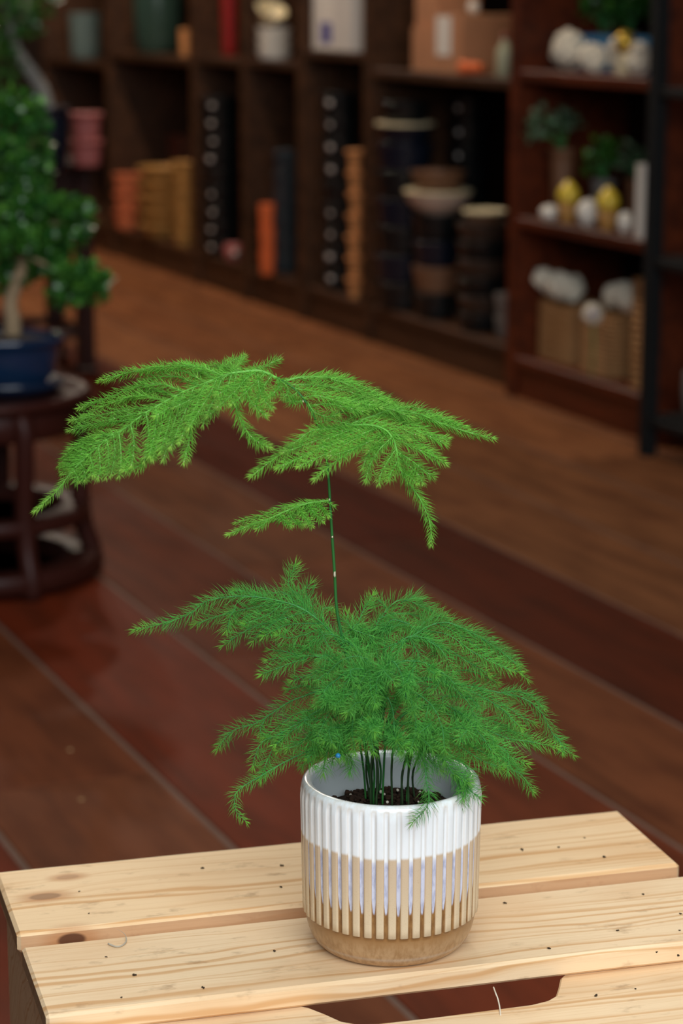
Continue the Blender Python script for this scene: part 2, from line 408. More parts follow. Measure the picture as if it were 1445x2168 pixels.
lowf = t.noise(t.comb(x, y, 0.0), 24.0, 2); grv = t.noise(t.comb(t.math('MULTIPLY', x, 90.0), t.math('MULTIPLY', y, 90.0), 0.0), 1.0, 1)
spk = t.noise(o, 1500.0, 2); mott = t.noise(t.mapped(o, (1, 1, 0.35)), 320.0, 3, 0.6)
ribm = t.ramp(rib, 0.26, 0.54)
zw = t.math('ADD', 0.0775, t.math('MULTIPLY', lowf, 0.006))
zw = t.math('SUBTRACT', zw, t.math('MULTIPLY', t.math('SUBTRACT', 1.0, ribm), 0.0022))
zd = t.math('ADD', t.math('ADD', 0.0385, t.math('MULTIPLY', grv, 0.006)), t.math('MULTIPLY', rib, 0.022))
white = t.mix(t.math('MULTIPLY', t.ramp(mott, 0.4, 0.7), 0.3), rgb(238, 242, 244), rgb(228, 232, 233))
edge = t.math('MULTIPLY', rib, t.math('SUBTRACT', 1.0, rib)); edge = t.math('MULTIPLY', edge, 4.0)
white = t.mix(t.math('MULTIPLY', edge, 0.30), white, rgb(206, 186, 162))
beige = t.mix(t.ramp(z, 0.030, 0.078), rgb(212, 192, 160), rgb(204, 182, 154))
beige = t.mix(t.math('MULTIPLY', t.ramp(spk, 0.55, 0.8), 0.35), beige, rgb(176, 140, 96))
lav = t.mix(t.ramp(mott, 0.38, 0.66), rgb(201, 204, 221), rgb(172, 175, 198))
lav = t.mix(t.ramp(z, 0.073, 0.080), lav, rgb(226, 228, 234))
brown = t.mix(t.ramp(mott, 0.35, 0.7), rgb(148, 108, 62), rgb(120, 82, 44))
groove = t.mix(t.ramp(t.math('SUBTRACT', z, zd), -0.0012, 0.0012), brown, lav)
ribc = t.mix(t.math('MULTIPLY', t.ramp(rib, 0.95, 0.4), 0.5), beige, rgb(170, 130, 84))
body = t.mix(ribm, groove, ribc)
body = t.mix(t.ramp(t.math('SUBTRACT', z, zw), -0.0013, 0.0013), body, white)
tan = t.mix(t.ramp(mott, 0.35, 0.7), rgb(186, 152, 112), rgb(162, 126, 86))
tan = t.mix(t.ramp(z, 0.012, 0.0245), tan, rgb(150, 110, 66))
body = t.mix(t.ramp(z, 0.0252, 0.0246), body, tan)
rimb = t.math('MULTIPLY', t.ramp(z, 0.106, 0.1135), 0.35)
body = t.mix(t.math('MULTIPLY', rimb, t.ramp(mott, 0.3, 0.7)), body, rgb(214, 196, 170))
inner = t.math('MULTIPLY', t.ramp(rad, 0.0535, 0.052), t.ramp(z, 0.005, 0.013))
body = t.mix(inner, body, rgb(206, 212, 214))
t.color(body).rough(t.math('ADD', 0.16, t.math('MULTIPLY', t.ramp(z, 0.045, 0.024), 0.22)))
t.b.inputs['Coat Weight'].default_value = 0.25; t.b.inputs['Coat Roughness'].default_value = 0.08
t.bump(spk, 0.05, 0.0002)
me.materials.append(t.m)
pot = bpy.data.objects.new('pot', me); COL.objects.link(pot); pot.parent = fern
pot['label'] = 'white and tan fluted glazed pot with lavender drips'

# soil
M_soil = flat('potting_soil', rgb(38, 28, 22), 0.95, 0.1, 0.6, 260)
mb = MB(); nr, na = 16, 48; vs = [Vector((0, 0, 0.099))]; fs = []
for j in range(1, nr + 1):
    r = 0.0509 * j / nr
    for i in range(na):
        a = 2 * math.pi * i / na; x, y = r * math.cos(a), r * math.sin(a)
        z = 0.098 - 0.011 * (j / nr) ** 2 + 0.0035 * noise.noise(Vector((x * 130, y * 130, 2))) + 0.002 * noise.noise(Vector((x * 330, y * 330, 5)))
        vs.append(Vector((x, y, z)))
for i in range(na): fs.append((0, 1 + i, 1 + (i + 1) % na))
for j in range(nr - 1):
    for i in range(na):
        a = 1 + j * na; k = (i + 1) % na; fs.append((a + i, a + na + i, a + na + k, a + k))
mb.add(vs, fs, True); soil = mb.build('soil', M_soil, fern); 
mb = MB(); r2 = random.Random(5)
for i in range(420):
    a = r2.uniform(0, 6.283); r = 0.047 * math.sqrt(r2.random()); s_ = r2.uniform(0.0008, 0.0026)
    x, y = r * math.cos(a), r * math.sin(a)
    mb.blob((x, y, 0.0985 - 0.011 * (r / 0.0509) ** 2 + r2.uniform(-0.0005, 0.002)), s_, 4, 6, 0.5, 2, i, (1, r2.uniform(.5, 1.2), r2.uniform(.4, .9)))
mb.build('soil_crumbs', flat('bark_bits', rgb(50, 36, 28), 0.95, 0.1, 0.7, 300), soil, kind='stuff')
mb = MB()
for i in range(16):
    a = r2.uniform(0, 6.283); r = 0.042 * math.sqrt(r2.random())
    mb.blob((r * math.cos(a), r * math.sin(a), 0.1005 - 0.011 * (r / 0.0509) ** 2), r2.uniform(0.0007, 0.0013), 4, 6, 0.3, 2, i)
mb.build('perlite', flat('perlite', rgb(205, 195, 178), 0.9), soil, kind='stuff')

# ------------------------------------------------------------------ fern stems and fronds
def smooth_path(pts, step):
    """Catmull-Rom through the points, resampled at the given spacing"""
    P = [pts[0] + (pts[0] - pts[1])] + pts + [pts[-1] + (pts[-1] - pts[-2])]
    out = []
    for i in range(1, len(P) - 2):
        a, b, c, d = P[i - 1], P[i], P[i + 1], P[i + 2]
        n = max(2, int((c - b).length / (step * 0.5)))
        for k in range(n):
            u = k / n
            out.append(0.5 * ((2 * b) + (c - a) * u + (2 * a - 5 * b + 4 * c - d) * u * u + (3 * b - a - 3 * c + d) * u ** 3))
    out.append(P[-2].copy())
    res = [out[0]]; acc = 0
    for i in range(1, len(out)):
        acc += (out[i] - out[i - 1]).length
        if acc >= step: res.append(out[i]); acc = 0
    if (res[-1] - out[-1]).length > step * 0.2: res.append(out[-1])
    return res
def path3(px, d0, d1, dm=None):
    """image polyline -> world points; depth offset runs from d0 to d1 (metres beyond the pot axis)"""
    n = len(px); L = [0]
    for i in range(1, n): L.append(L[-1] + math.hypot(px[i][0] - px[i - 1][0], px[i][1] - px[i - 1][1]))
    out = []
    for i, p in enumerate(px):
        u = L[i] / max(L[-1], 1e-6)
        d = d0 + (d1 - d0) * u + (0 if dm is None else dm * 4 * u * (1 - u))
        out.append(at_y(p[0], p[1], YP + d) - PC)
    return out
def needle_material(name, base, tip, trans, rough=0.5):
    t = NT(name); a = t.n('ShaderNodeAttribute', attribute_name='tint')
    s_ = t.sep(a.outputs['Vector'])
    c = t.mix(s_[0], base, tip)
    k = t.math('ADD', 0.72, t.math('MULTIPLY', s_[1], 0.56)); c = t.mix(1.0, c, t.comb(k, k, k), 'MULTIPLY')
    c = t.mix(s_[2], c, rgb(226, 226, 176)); t.color(c).rough(rough); t.b.inputs['Specular IOR Level'].default_value = 0.25 if rough > 0.4 else 0.5
    tr = t.n('ShaderNodeBsdfTranslucent'); t.put(tr.inputs[0], c)
    mx = t.n('ShaderNodeMixShader'); mx.inputs[0].default_value = trans
    t.t.links.new(t.b.outputs[0], mx.inputs[1]); t.t.links.new(tr.outputs[0], mx.inputs[2]); t.t.links.new(mx.outputs[0], t.out.inputs[0])
    return t.m
M_n_up = needle_material('bright_needles', rgb(122, 206, 76), rgb(176, 222, 96), 0.4)
M_n_lo = needle_material('deep_needles', rgb(92, 192, 90), rgb(150, 214, 80), 0.4)
M_stem = flat('fern_stem', rgb(44, 104, 46), 0.5, 0.3, 0.2, 80)
M_stem_d = flat('dark_fern_stem', rgb(40, 62, 34), 0.55, 0.3, 0.3, 200)
M_twig_up = flat('bright_twig', rgb(110, 176, 74), 0.5, 0.3, 0.15, 80)
M_twig_lo = flat('deep_twig', rgb(70, 138, 76), 0.5, 0.3, 0.15, 80)
rn = random.Random(11)
class Needles:
    def __init__(s): s.v = []; s.f = []; s.t = []
    def needle(s, p, d, L, bend, r, tint, shade):
        side = d.cross(Vector((rn.uniform(-1, 1), rn.uniform(-1, 1), rn.uniform(-1, 1))))
        if side.length < 1e-4: return
        side.normalize(); up = d.cross(side); k = len(s.v)
        q = p + d * (L * 0.55) + bend * (L * 0.08); e = p + d * L + bend * (L * 0.28)
        for c, rr_ in ((p, r * 0.8), (q, r)):
            for j in range(3):
                a = j * 2.0944; s.v.append(tuple(c + (side * math.cos(a) + up * math.sin(a)) * rr_)); s.t.append((tint, shade, 0))
        s.v.append(tuple(e)); s.t.append((min(1, tint + 0.25), shade, 0))
        for j in range(3):
            m = (j + 1) % 3; s.f.append((k + j, k + m, k + 3 + m, k + 3 + j)); s.f.append((k + 3 + j, k + 3 + m, k + 6))
    def along(s, pts, L, per, spread, tip, flat_n=None, r=0.00021):
        n = len(pts)
        if n < 2: return
        shade0 = rn.uniform(0.2, 0.8); warm = rn.uniform(0, 0.3) ** 1.3
        for i, p in enumerate(pts):
            u = i / (n - 1); t = (pts[min(i + 1, n - 1)] - pts[max(i - 1, 0)])
            if t.length < 1e-7: continue
            t.normalize()
            a0 = t.cross(Vector((0.2, 0.3, 0.9))).normalized(); b0 = t.cross(a0)
            l = L * (0.55 + 0.6 * min(1, u * 5)) * (1.0 - 0.45 * max(0, (u - 0.8) / 0.2))
            tint = 0.0 if u < 0.85 else (u - 0.85) / 0.15 * tip * 0.8
            if i % 4 == 2 and r > 0.00015:      # tiny pale scale at the twig node
                q = len(s.v); e_ = 0.00042
                s.v += [tuple(p + Vector(o_) * e_) for o_ in ((1, 0, 0), (-1, 0, 0), (0, 1, 0), (0, -1, 0), (0, 0, 1.3), (0, 0, -1.3))]; s.t += [(0, 0.6, 1)] * 6
                s.f += [(q + a_, q + b_, q + c_) for a_, b_, c_ in ((0, 2, 4), (2, 1, 4), (1, 3, 4), (3, 0, 4), (2, 0, 5), (1, 2, 5), (3, 1, 5), (0, 3, 5))]
            m = per + (4 if i == n - 1 else 0); ph = rn.uniform(0, 6.28)
            for k in range(m):
                a = ph + 6.283 * k / m + rn.uniform(-0.4, 0.4)
                e = a0 * math.cos(a) + b0 * math.sin(a)
                if flat_n is not None: e = (e - flat_n * e.dot(flat_n) * 0.6)
                sp_ = spread * rn.uniform(0.65, 1.25) * (1 if i < n - 1 else 0.5)
                d = (t * math.cos(sp_) + e * math.sin(sp_)).normalized()
                s.needle(p, d, l * rn.uniform(0.7, 1.2), t * 0.8 + Vector((0, 0, -0.1)), r, tint + warm + rn.uniform(0, 0.2), min(1, max(0, shade0 + rn.uniform(-0.35, 0.35))))
    def build(s, mat, parent, name='needles'):
        me = bpy.data.meshes.new(name); me.from_pydata(s.v, [], s.f); me.materials.append(mat)
        me.polygons.foreach_set('use_smooth', [True] * len(s.f)); me.update()
        at = me.attributes.new('tint', 'FLOAT_VECTOR', 'POINT'); at.data.foreach_set('vector', [c for t in s.t for c in t])
        o = bpy.data.objects.new(name, me); COL.objects.link(o); o.parent = parent; o['kind'] = 'stuff'; return o

def frond(axis, d0, d1, branches, nl, mat_n, mat_t, per=8, step=0.0014, tip=0.7, r0=0.0008, spread=0.95, flat_n=None, label=None, needles_from=0, dm=None, rad=0.00021):
    """a frond: mesh 'frond' (axis and twigs) with its needles as one sub-part"""
    ax = smooth_path(path3(axis, d0, d1, dm), step)
    mb = MB(); nd = Needles()
    mb.tube(ax, [r0 * (1 - 0.75 * i / len(ax)) for i in range(len(ax))], 5)
    nd.along(ax[int(len(ax) * needles_from):], nl, per, spread, tip, flat_n, rad)
    for b in branches:
        px, e0, e1 = b[0], b[1], b[2]; k = b[3] if len(b) > 3 else 1.0
        p = smooth_path(path3(px, e0, e1), step)
        mb.tube(p, [0.00038 * (1 - 0.5 * i / len(p)) for i in range(len(p))], 4)
        nd.along(p, nl * k, per, spread, tip, flat_n, rad)
    fo = mb.build('frond', mat_t, fern)
    if label: fo['label'] = label
    nd.build(mat_n, fo); return fo

# long upright stem
stem_px = [(790, 1695), (776, 1600), (748, 1450), (722, 1340), (712, 1285), (708, 1215), (701, 1110), (695, 1010), (688, 955), (672, 900), (650, 855), (622, 822), (586, 800)]
st = smooth_path(path3(stem_px, 0.004, 0.0), 0.004)
st[0].z = 0.094
mb = MB().tube(st, [0.00125 - 0.0005 * i / len(st) for i in range(len(st))], 8)
so = mb.build('tall_stem', M_stem, fern); so['label'] = 'tall thin green stem carrying the upper fronds'
mb = MB()   # pale scales at the nodes
for (x, y) in ((708, 1216), (697, 1058), (672, 904), (703, 1137), (641, 850), (693, 967)):
    c = at_y(x, y, YP - 0.0012) - PC; MB().blob(c, 0.0011 if y > 1200 else 0.0008, 5, 6, 0.3, 2, x, (0.7, 0.8, 1.9 if y > 1200 else 0.9)).build('node_scale', flat('node_scale', rgb(206, 196, 170), 0.8), so)

def pts(s): return [tuple(float(c) for c in q.split(',')) for q in s.split()]
UP = dict(nl=0.0068, mat_n=M_n_up, mat_t=M_twig_up, per=7, step=0.0018, spread=0.9, rad=0.00017, flat_n=Vector((0, 0.94, -0.33)))
# upper left frond: axis + traced branches (far side rises in the picture, near side hangs)
D = lambda x: -0.035 * (586 - x) / 510.0
def lb(s, e1, k=1.0):
    p = pts(s); return (p, D(p[0][0]), e1, k)
frond(pts('586,800 550,785 516,787 483,792 434,811 388,830 350,850 309,873 276,898 251,915 226,931 189,962 155,994 122,1037 77,1079'), 0.0, -0.035, [
    lb('520,786 560,776 575,768 591,761', 0.03), lb('490,790 500,775 512,763 517,753', 0.04), lb('460,800 470,780 490,765 505,760', 0.045),
    lb('470,795 420,776 350,776 297,784 250,795 211,807', 0.05), lb('434,811 400,790 370,782 330,783 300,788', 0.05),
    lb('420,815 370,797 330,800 290,812', 0.04), lb('455,803 425,785 395,772 380,768', 0.05),
    lb('388,830 350,815 310,815 270,825 230,842 168,864', 0.03), lb('370,838 330,828 290,836 262,850', 0.025),
    lb('350,850 315,840 285,838 250,848 215,862 175,885', 0.025), lb('330,862 290,865 240,872 200,882 152,890', 0.01),
    lb('309,873 265,880 210,895 148,911', 0.0), lb('290,888 250,892 215,902 195,907', 0.0),
    lb('251,915 215,922 180,937 150,955 128,985', -0.01), lb('226,931 190,943 160,960 138,985', -0.015), lb('205,948 175,960 150,978 132,1000', -0.02), lb('189,962 165,975 148,990', -0.025),
    lb('240,920 200,928 165,945 140,968', -0.01),
    lb('276,898 283,930 282,960 278,985', -0.05), lb('309,873 314,910 312,945 305,975', -0.05), lb('330,862 330,900 322,940 316,965', -0.05),
    lb('350,850 346,885 336,925 323,970', -0.05), lb('370,840 362,875 352,915 340,955', -0.05), lb('388,830 376,870 362,915 346,972', -0.055),
    lb('410,820 396,860 380,900 362,945', -0.055), lb('434,811 418,850 400,890 380,935', -0.055), lb('430,830 410,880 402,925 389,977', -0.06),
    lb('460,800 440,840 415,880 400,905', -0.05), lb('470,798 455,840 437,878 430,899', -0.05), lb('490,792 475,835 455,868 440,880', -0.05),
    lb('251,915 255,945 256,975 252,1006', -0.055), lb('240,922 243,950 240,980 236,1003', -0.055), lb('226,931 229,955 230,985 225,1008', -0.05),
    lb('208,945 211,970 212,995 208,1010', -0.05), lb('189,962 195,985 197,1005', -0.05), lb('170,980 178,998 181,1013', -0.045), lb('155,994 163,1008 166,1018', -0.045),
    lb('330,940 318,965 295,986 262,996', -0.055), lb('276,940 272,970 262,990', -0.05),
    lb('500,790 494,830 500,865 512,895 535,928 567,946', -0.05, 1.05), lb('515,790 520,825 535,855 562,879', -0.045), lb('545,788 548,820 560,848 573,862', -0.04),
    lb('530,788 505,820 480,845 460,862', -0.05), lb('560,790 535,815 510,840 490,855', -0.04), lb('540,788 515,805 490,820 460,835', -0.03),
    lb('586,800 590,820 575,835 560,845', -0.03), lb('586,800 604,815 610,830 600,842', -0.03), lb('575,795 560,815 545,840 540,860', -0.035),
    lb('440,812 420,835 395,850 370,862', -0.03), lb('400,828 380,848 350,868 330,880', -0.035), lb('480,795 455,815 430,830 405,845', -0.02),
    lb('500,788 470,790 440,790 415,795', 0.02), lb('510,786 480,778 450,775 430,777', 0.03),
    ], tip=0.8, r0=0.0009, label='long bright frond arching to the left', **UP)

E_ = lambda s, e0, e1, k=1.0: (pts(s), e0, e1, k)
# frond curling right from the top of the stem
frond(pts('600,808 630,800 665,798 700,800 740,808 775,822 813,842'), 0.0, 0.03, [
    E_('610,815 650,815 690,818 740,830 790,848', 0, 0.01), E_('622,822 660,828 700,838 750,850 800,862', 0, 0.0), E_('640,842 670,838 710,848 750,862', 0, -0.01),
    E_('640,848 628,850 613,849', 0, -0.02), E_('630,828 620,838 612,843', 0, -0.01), E_('640,800 670,808 710,822', 0.0, 0.02),
    E_('655,860 690,855 730,862 770,872', 0, -0.015), E_('660,800 690,796 720,800 745,808', 0.01, 0.03), E_('700,802 740,815 780,836 822,850', 0.01, 0.02), E_('650,850 665,872 690,882 710,880', 0, -0.02)],
    tip=0.5, label='short bright frond leaning right at the bend of the stem', **UP)
# long right frond
frond(pts('672,904 700,906 740,898 785,882 829,868 865,872 897,880 930,895 962,906 1000,917 1042,928'), 0.0, 0.03, [
    E_('720,902 760,875 800,862 835,862', 0, 0.03), E_('700,880 740,868 780,866 815,870', 0.0, 0.02), E_('785,882 830,880 870,886 920,892 960,898', 0.01, 0.03), E_('740,898 700,890 676,893', 0, -0.005),
    E_('829,868 870,862 895,868 930,885 955,897', 0.02, 0.045), E_('810,872 850,890 890,905 925,925 945,927', 0.015, 0.02), E_('830,880 870,905 905,922 940,939', 0.015, 0.005),
    E_('770,888 810,895 850,908 890,925', 0.005, 0.0), E_('760,890 790,905 830,915 860,930', 0.005, -0.01), E_('750,862 790,850 820,852 850,862', 0.01, 0.03), E_('730,850 770,840 805,842 840,858', 0.01, 0.03), E_('900,880 930,882 960,895 985,905', 0.02, 0.03),
    E_('690,860 730,848 770,850 800,858', 0, 0.02), E_('740,870 780,860 830,868 870,884', 0, 0.01)],
    tip=0.6, label='long bright frond reaching right from the stem', **UP)
# drooping right frond
frond(pts('740,900 785,900 815,910 833,932 840,960 845,990 862,1020 885,1050 900,1080 910,1110 912,1150'), 0.0, -0.03, [
    E_('833,925 870,945 905,960 940,979', 0, -0.01), E_('838,955 870,975 895,995 914,1007', -0.01, -0.03), E_('830,918 870,930 900,945 920,965', 0, 0.0), E_('842,970 870,990 885,1005 893,1020', -0.01, -0.03),
    E_('830,925 800,955 782,985 775,1015', -0.01, -0.04), E_('838,950 818,980 805,1005 802,1022', -0.01, -0.04), E_('825,915 795,940 775,970 768,990', 0, -0.035), E_('842,975 828,1000 822,1015', -0.015, -0.04),
    E_('850,1000 868,1010 880,1022', -0.015, -0.03), E_('740,905 700,908 660,912 620,940 575,975 533,1006', 0, -0.04, 1.05), E_('770,905 715,930 650,962 588,990', 0, -0.045), E_('790,908 735,938 675,968 633,987', 0, -0.05),
    E_('810,915 750,950 700,985 667,1013', 0, -0.05), E_('755,903 700,920 650,940 600,958', 0, -0.03), E_('800,905 750,925 710,940 670,950', 0, -0.03), E_('820,915 775,938 735,955 700,965', 0, -0.035),
    E_('715,905 680,915 650,930 630,945', 0, -0.02), E_('760,905 730,915 690,930', 0, -0.02), E_('845,990 860,1000 876,1003', -0.01, -0.02), E_('830,935 805,945 780,955', 0, -0.03)],
    tip=0.6, label='bright frond drooping to the lower right', **UP)
# small side frond
frond(pts('697,1060 650,1066 610,1080 570,1098 525,1114 484,1131'), 0.0, -0.035, [
    E_('680,1061 640,1066 600,1074 550,1093 500,1107', 0, 0.01), E_('690,1062 700,1068 704,1070', 0, 0.0, 0.7), E_('670,1064 685,1080 693,1092', 0, -0.02), E_('650,1067 668,1090 682,1103', -0.005, -0.03),
    E_('630,1074 645,1095 660,1112', -0.01, -0.035), E_('610,1080 620,1100 640,1112', -0.01, -0.035), E_('590,1088 600,1102 615,1112', -0.015, -0.035), E_('660,1064 640,1080 610,1092 580,1102', 0, -0.01), E_('680,1064 660,1078 640,1090', 0, -0.01), E_('570,1098 560,1108 545,1118', -0.02, -0.03)],
    tip=0.7, label='small lone frond half way up the tall stem', nl=0.0052, mat_n=M_n_up, mat_t=M_twig_up, per=6, step=0.0017, spread=0.8)

# lower cushion
LO = dict(nl=0.0094, mat_n=M_n_lo, mat_t=M_twig_lo, per=8, step=0.0018, spread=1.12, rad=0.00014)
def lof(axis, d0, d1, br=(), label=None, **kw):
    a = dict(LO); a.update(kw); return frond(pts(axis), d0, d1, list(br), label=label, needles_from=a.pop('nf', 0.0), **a)
lof('790,1560 760,1430 710,1350 650,1295 590,1272 513,1262 440,1272 400,1300 346,1320 287,1333', 0.0, 0.02, [
    E_('660,1302 630,1262 610,1235 625,1198', 0.015, 0.04), E_('670,1310 655,1275 648,1250 656,1236', 0.015, 0.03, 1.1), E_('650,1300 640,1270 625,1255 605,1262', 0.015, 0.03), E_('600,1275 540,1285 470,1302 416,1320', 0.02, 0.0),
    E_('500,1285 488,1305 480,1333', 0.01, 0.0), E_('560,1270 530,1255 500,1250', 0.02, 0.03), E_('650,1295 590,1312 530,1330 473,1366', 0.01, -0.01), E_('610,1290 585,1315 555,1335 537,1356', 0.01, -0.01),
    E_('680,1320 640,1320 600,1325 560,1345', 0.01, -0.01), E_('630,1285 580,1288 530,1300 500,1318', 0.015, 0.01), E_('680,1330 640,1345 610,1350 590,1345', 0.01, -0.01), E_('690,1335 680,1300 690,1285 705,1290', 0.01, 0.02),
    E_('640,1290 600,1255 570,1258 540,1262', 0.02, 0.03), E_('600,1275 570,1300 545,1310 520,1320', 0.01, 0)], 'long low frond reaching far left', nf=0.25)
lof('790,1560 750,1450 700,1400 650,1388 610,1392 567,1397', 0.0, 0.0, [E_('640,1390 605,1380 573,1376', 0, 0.0), E_('650,1392 600,1410 556,1427', 0, -0.01), E_('680,1395 640,1370 610,1365', 0, 0.01), E_('700,1405 650,1430 620,1440', 0, -0.01)], nf=0.3)
lof('790,1570 740,1490 680,1465 640,1475 605,1490 546,1529 493,1547 461,1584', 0.0, -0.01, [E_('560,1524 550,1545 560,1560', -0.01, -0.02, 0.8), E_('690,1468 650,1452 610,1458', 0, 0.01)], 'sparse frond pointing down left', nf=0.3)
lof('795,1570 750,1520 690,1500 640,1525 590,1555 556,1570 540,1600 536,1620', -0.01, -0.04, [E_('600,1550 575,1590 560,1625 552,1645', -0.02, -0.04), E_('690,1500 630,1510 580,1545 560,1560', -0.01, -0.03), E_('680,1505 620,1545 585,1575', -0.02, -0.04), E_('720,1510 670,1540 640,1570 610,1585', -0.02, -0.05)], nf=0.25)
lof('800,1575 750,1555 700,1570 640,1595 590,1620 552,1643 510,1668 496,1688 500,1718 519,1738', -0.02, -0.05, [E_('690,1572 660,1560 620,1575 590,1590', -0.02, -0.04), E_('720,1565 680,1580 650,1605', -0.02, -0.05, 0.8)], 'thin drooping frond curling at its tip lower left', nf=0.25, per=7, nl=0.007)
lof('800,1570 770,1440 755,1350 765,1300 788,1262', 0.0, 0.04, [E_('760,1380 740,1330 735,1300', 0.02, 0.04), E_('765,1400 800,1340 820,1310', 0.02, 0.04), E_('758,1350 735,1320 715,1305', 0.02, 0.03)], nf=0.35)
lof('800,1570 780,1430 790,1340 820,1290 850,1270 895,1285 942,1308', 0.0, 0.05, [E_('800,1310 830,1300 870,1300 905,1312', 0.03, 0.05), E_('790,1340 830,1325 870,1330', 0.03, 0.05), E_('820,1290 800,1270 790,1275', 0.04, 0.05), E_('850,1275 880,1265 905,1290', 0.04, 0.06)], nf=0.35)
lof('805,1570 810,1460 840,1380 890,1335 935,1318 975,1328 1036,1362 1087,1402 1114,1438', 0.0, 0.03, [E_('960,1325 1010,1345 1060,1380 1095,1405', 0.02, 0.04), E_('900,1335 950,1345 1000,1380 1060,1410 1095,1422', 0.02, 0.0), E_('870,1350 930,1365 980,1395 1030,1425', 0.02, 0.0), E_('880,1340 900,1315 930,1305 950,1312', 0.02, 0.05),
    E_('930,1320 990,1355 1040,1395 1075,1415', 0.02, 0.02)], 'dark green frond arching to the right', nf=0.35)
lof('810,1570 840,1480 900,1440 980,1450 1050,1465 1106,1478 1145,1508 1172,1558 1211,1597', 0.0, 0.02, [E_('1000,1450 1060,1490 1110,1520 1128,1530', 0.01, 0.0), E_('960,1445 1010,1470 1060,1500 1100,1540', 0.01, -0.02), E_('1060,1466 1100,1465 1130,1480 1150,1500', 0.01, 0.03, 0.8), E_('930,1440 970,1420 1010,1425 1050,1445', 0.01, 0.03), E_('1170,1555 1185,1570 1190,1592', 0.01, 0.0, 0.7)], 'sparse frond reaching furthest right', nf=0.3, per=7)
lof('810,1570 860,1510 930,1500 1010,1535 1070,1562 1120,1570 1176,1582', -0.01, -0.01, [E_('940,1505 990,1545 1040,1580', -0.02, -0.03), E_('1010,1535 1060,1545 1110,1555 1130,1575', -0.01, 0.0), E_('960,1510 1020,1520 1070,1540 1100,1560', -0.01, 0.0)], nf=0.25)
lof('810,1575 880,1540 950,1560 1029,1596 1067,1622 1102,1640 1126,1674', -0.02, -0.03, [E_('960,1563 1010,1575 1065,1595 1112,1616', -0.02, -0.02), E_('940,1560 980,1585 1020,1610 1060,1625', -0.02, -0.05), E_('1029,1596 1060,1605 1100,1628', -0.02, -0.02, .8)], 'bright tipped frond drooping lower right', nf=0.25)
lof('815,1575 860,1560 910,1590 950,1625 990,1655', -0.02, -0.045, [E_('890,1570 940,1590 975,1610', -0.03, -0.03), E_('870,1562 900,1600 930,1630', -0.03, -0.05)], nf=0.25)
lof('815,1570 860,1530 888,1545 897,1592 902,1650 908,1690 900,1712 874,1740', -0.02, -0.075, [], 'frond hanging over the front of the pot rim', nf=0.4, per=9, nl=0.0085)
# front tufts over the stems
for i, (s_, e1) in enumerate([('800,1560 780,1490 750,1500 725,1555 715,1598', -0.06), ('805,1560 790,1480 760,1490 745,1540 750,1590', -0.07), ('805,1565 815,1480 830,1500 835,1550 845,1590', -0.07), ('800,1560 800,1470 790,1500 785,1550 790,1590', -0.075),
        ('810,1560 840,1470 870,1490 880,1540 870,1585', -0.07), ('800,1560 760,1460 720,1470 690,1520 672,1560', -0.06), ('810,1560 860,1470 910,1490 935,1540 940,1585', -0.07), ('800,1560 780,1430 740,1420 700,1450 670,1490', -0.05),
        ('810,1560 860,1450 930,1440 985,1480 1010,1530', -0.05), ('805,1560 830,1420 880,1400 930,1420 975,1460', -0.04), ('800,1560 790,1420 760,1390 720,1400 690,1430', -0.04), ('805,1560 810,1430 830,1400 850,1430 860,1480', -0.06),
        ('800,1560 795,1440 780,1420 760,1450 745,1490', -0.06), ('800,1565 770,1520 735,1540 700,1575 690,1600', -0.05), ('810,1565 850,1530 900,1550 930,1580', -0.06), ('800,1560 770,1400 720,1350 680,1345 650,1365', 0.0), ('805,1560 820,1400 860,1350 910,1355 950,1385', 0.01),
        ('805,1560 800,1400 780,1340 750,1330 720,1350', 0.02), ('805,1560 810,1390 830,1330 870,1325 905,1345', 0.03), ('805,1565 870,1500 960,1500 1020,1560 1040,1590', -0.04),
        ('800,1565 760,1530 720,1540 690,1570 668,1600', -0.04), ('810,1568 880,1560 930,1600 960,1640', -0.05)]):
    p = pts(s_); a, b, c, d = p[1], p[2], p[3], p[-1]
    jit = lambda q, m: (q[0] + rn.uniform(-m, m), q[1] + rn.uniform(-m, m))
    br = []
    for k in range(4):
        u0 = rn.choice([b, c]); q1 = jit(u0, 6); q2 = (u0[0] + rn.uniform(-55, 55), u0[1] + rn.uniform(-15, 45)); q3 = (q2[0] + rn.uniform(-25, 25), q2[1] + rn.uniform(5, 45))
        br.append(([q1, q2, q3], e1 * 0.6, e1 * 0.9 + rn.uniform(-.012, .012), 1.0))
    a_ = dict(LO); frond(p, 0.0, e1, br, needles_from=0.3, tip=0.6 if i < 4 else 0.25, **a_)
# thin stems rising from the soil
for i in range(17):
    a = rn.uniform(0, 6.28); r = rn.uniform(0.002, 0.022)
    x0 = (768, 781, 786, 790, 794, 798, 803, 788, 796, 812, 826, 851, 858, 866, 873, 792, 855)[i] + rn.uniform(-3, 3)
    top = (x0 + (x0 - 806) * 0.45 + rn.uniform(-10, 10), 1540)
    dd = rn.uniform(-0.018, 0.018)
    p = smooth_path(path3([(x0 + rn.uniform(-5, 5), 1700), (x0 + rn.uniform(-5, 6), 1640), (x0 + (top[0] - x0) * 0.4, 1590), top], dd, dd * 1.2), 0.004)
    p[0].z = min(p[0].z, 0.094); p[0] = Vector((p[1].x, p[1].y, 0.094))
    MB().tube(p, 0.00075, 6).build('stem', M_stem_d if i % 3 else M_stem, fern)

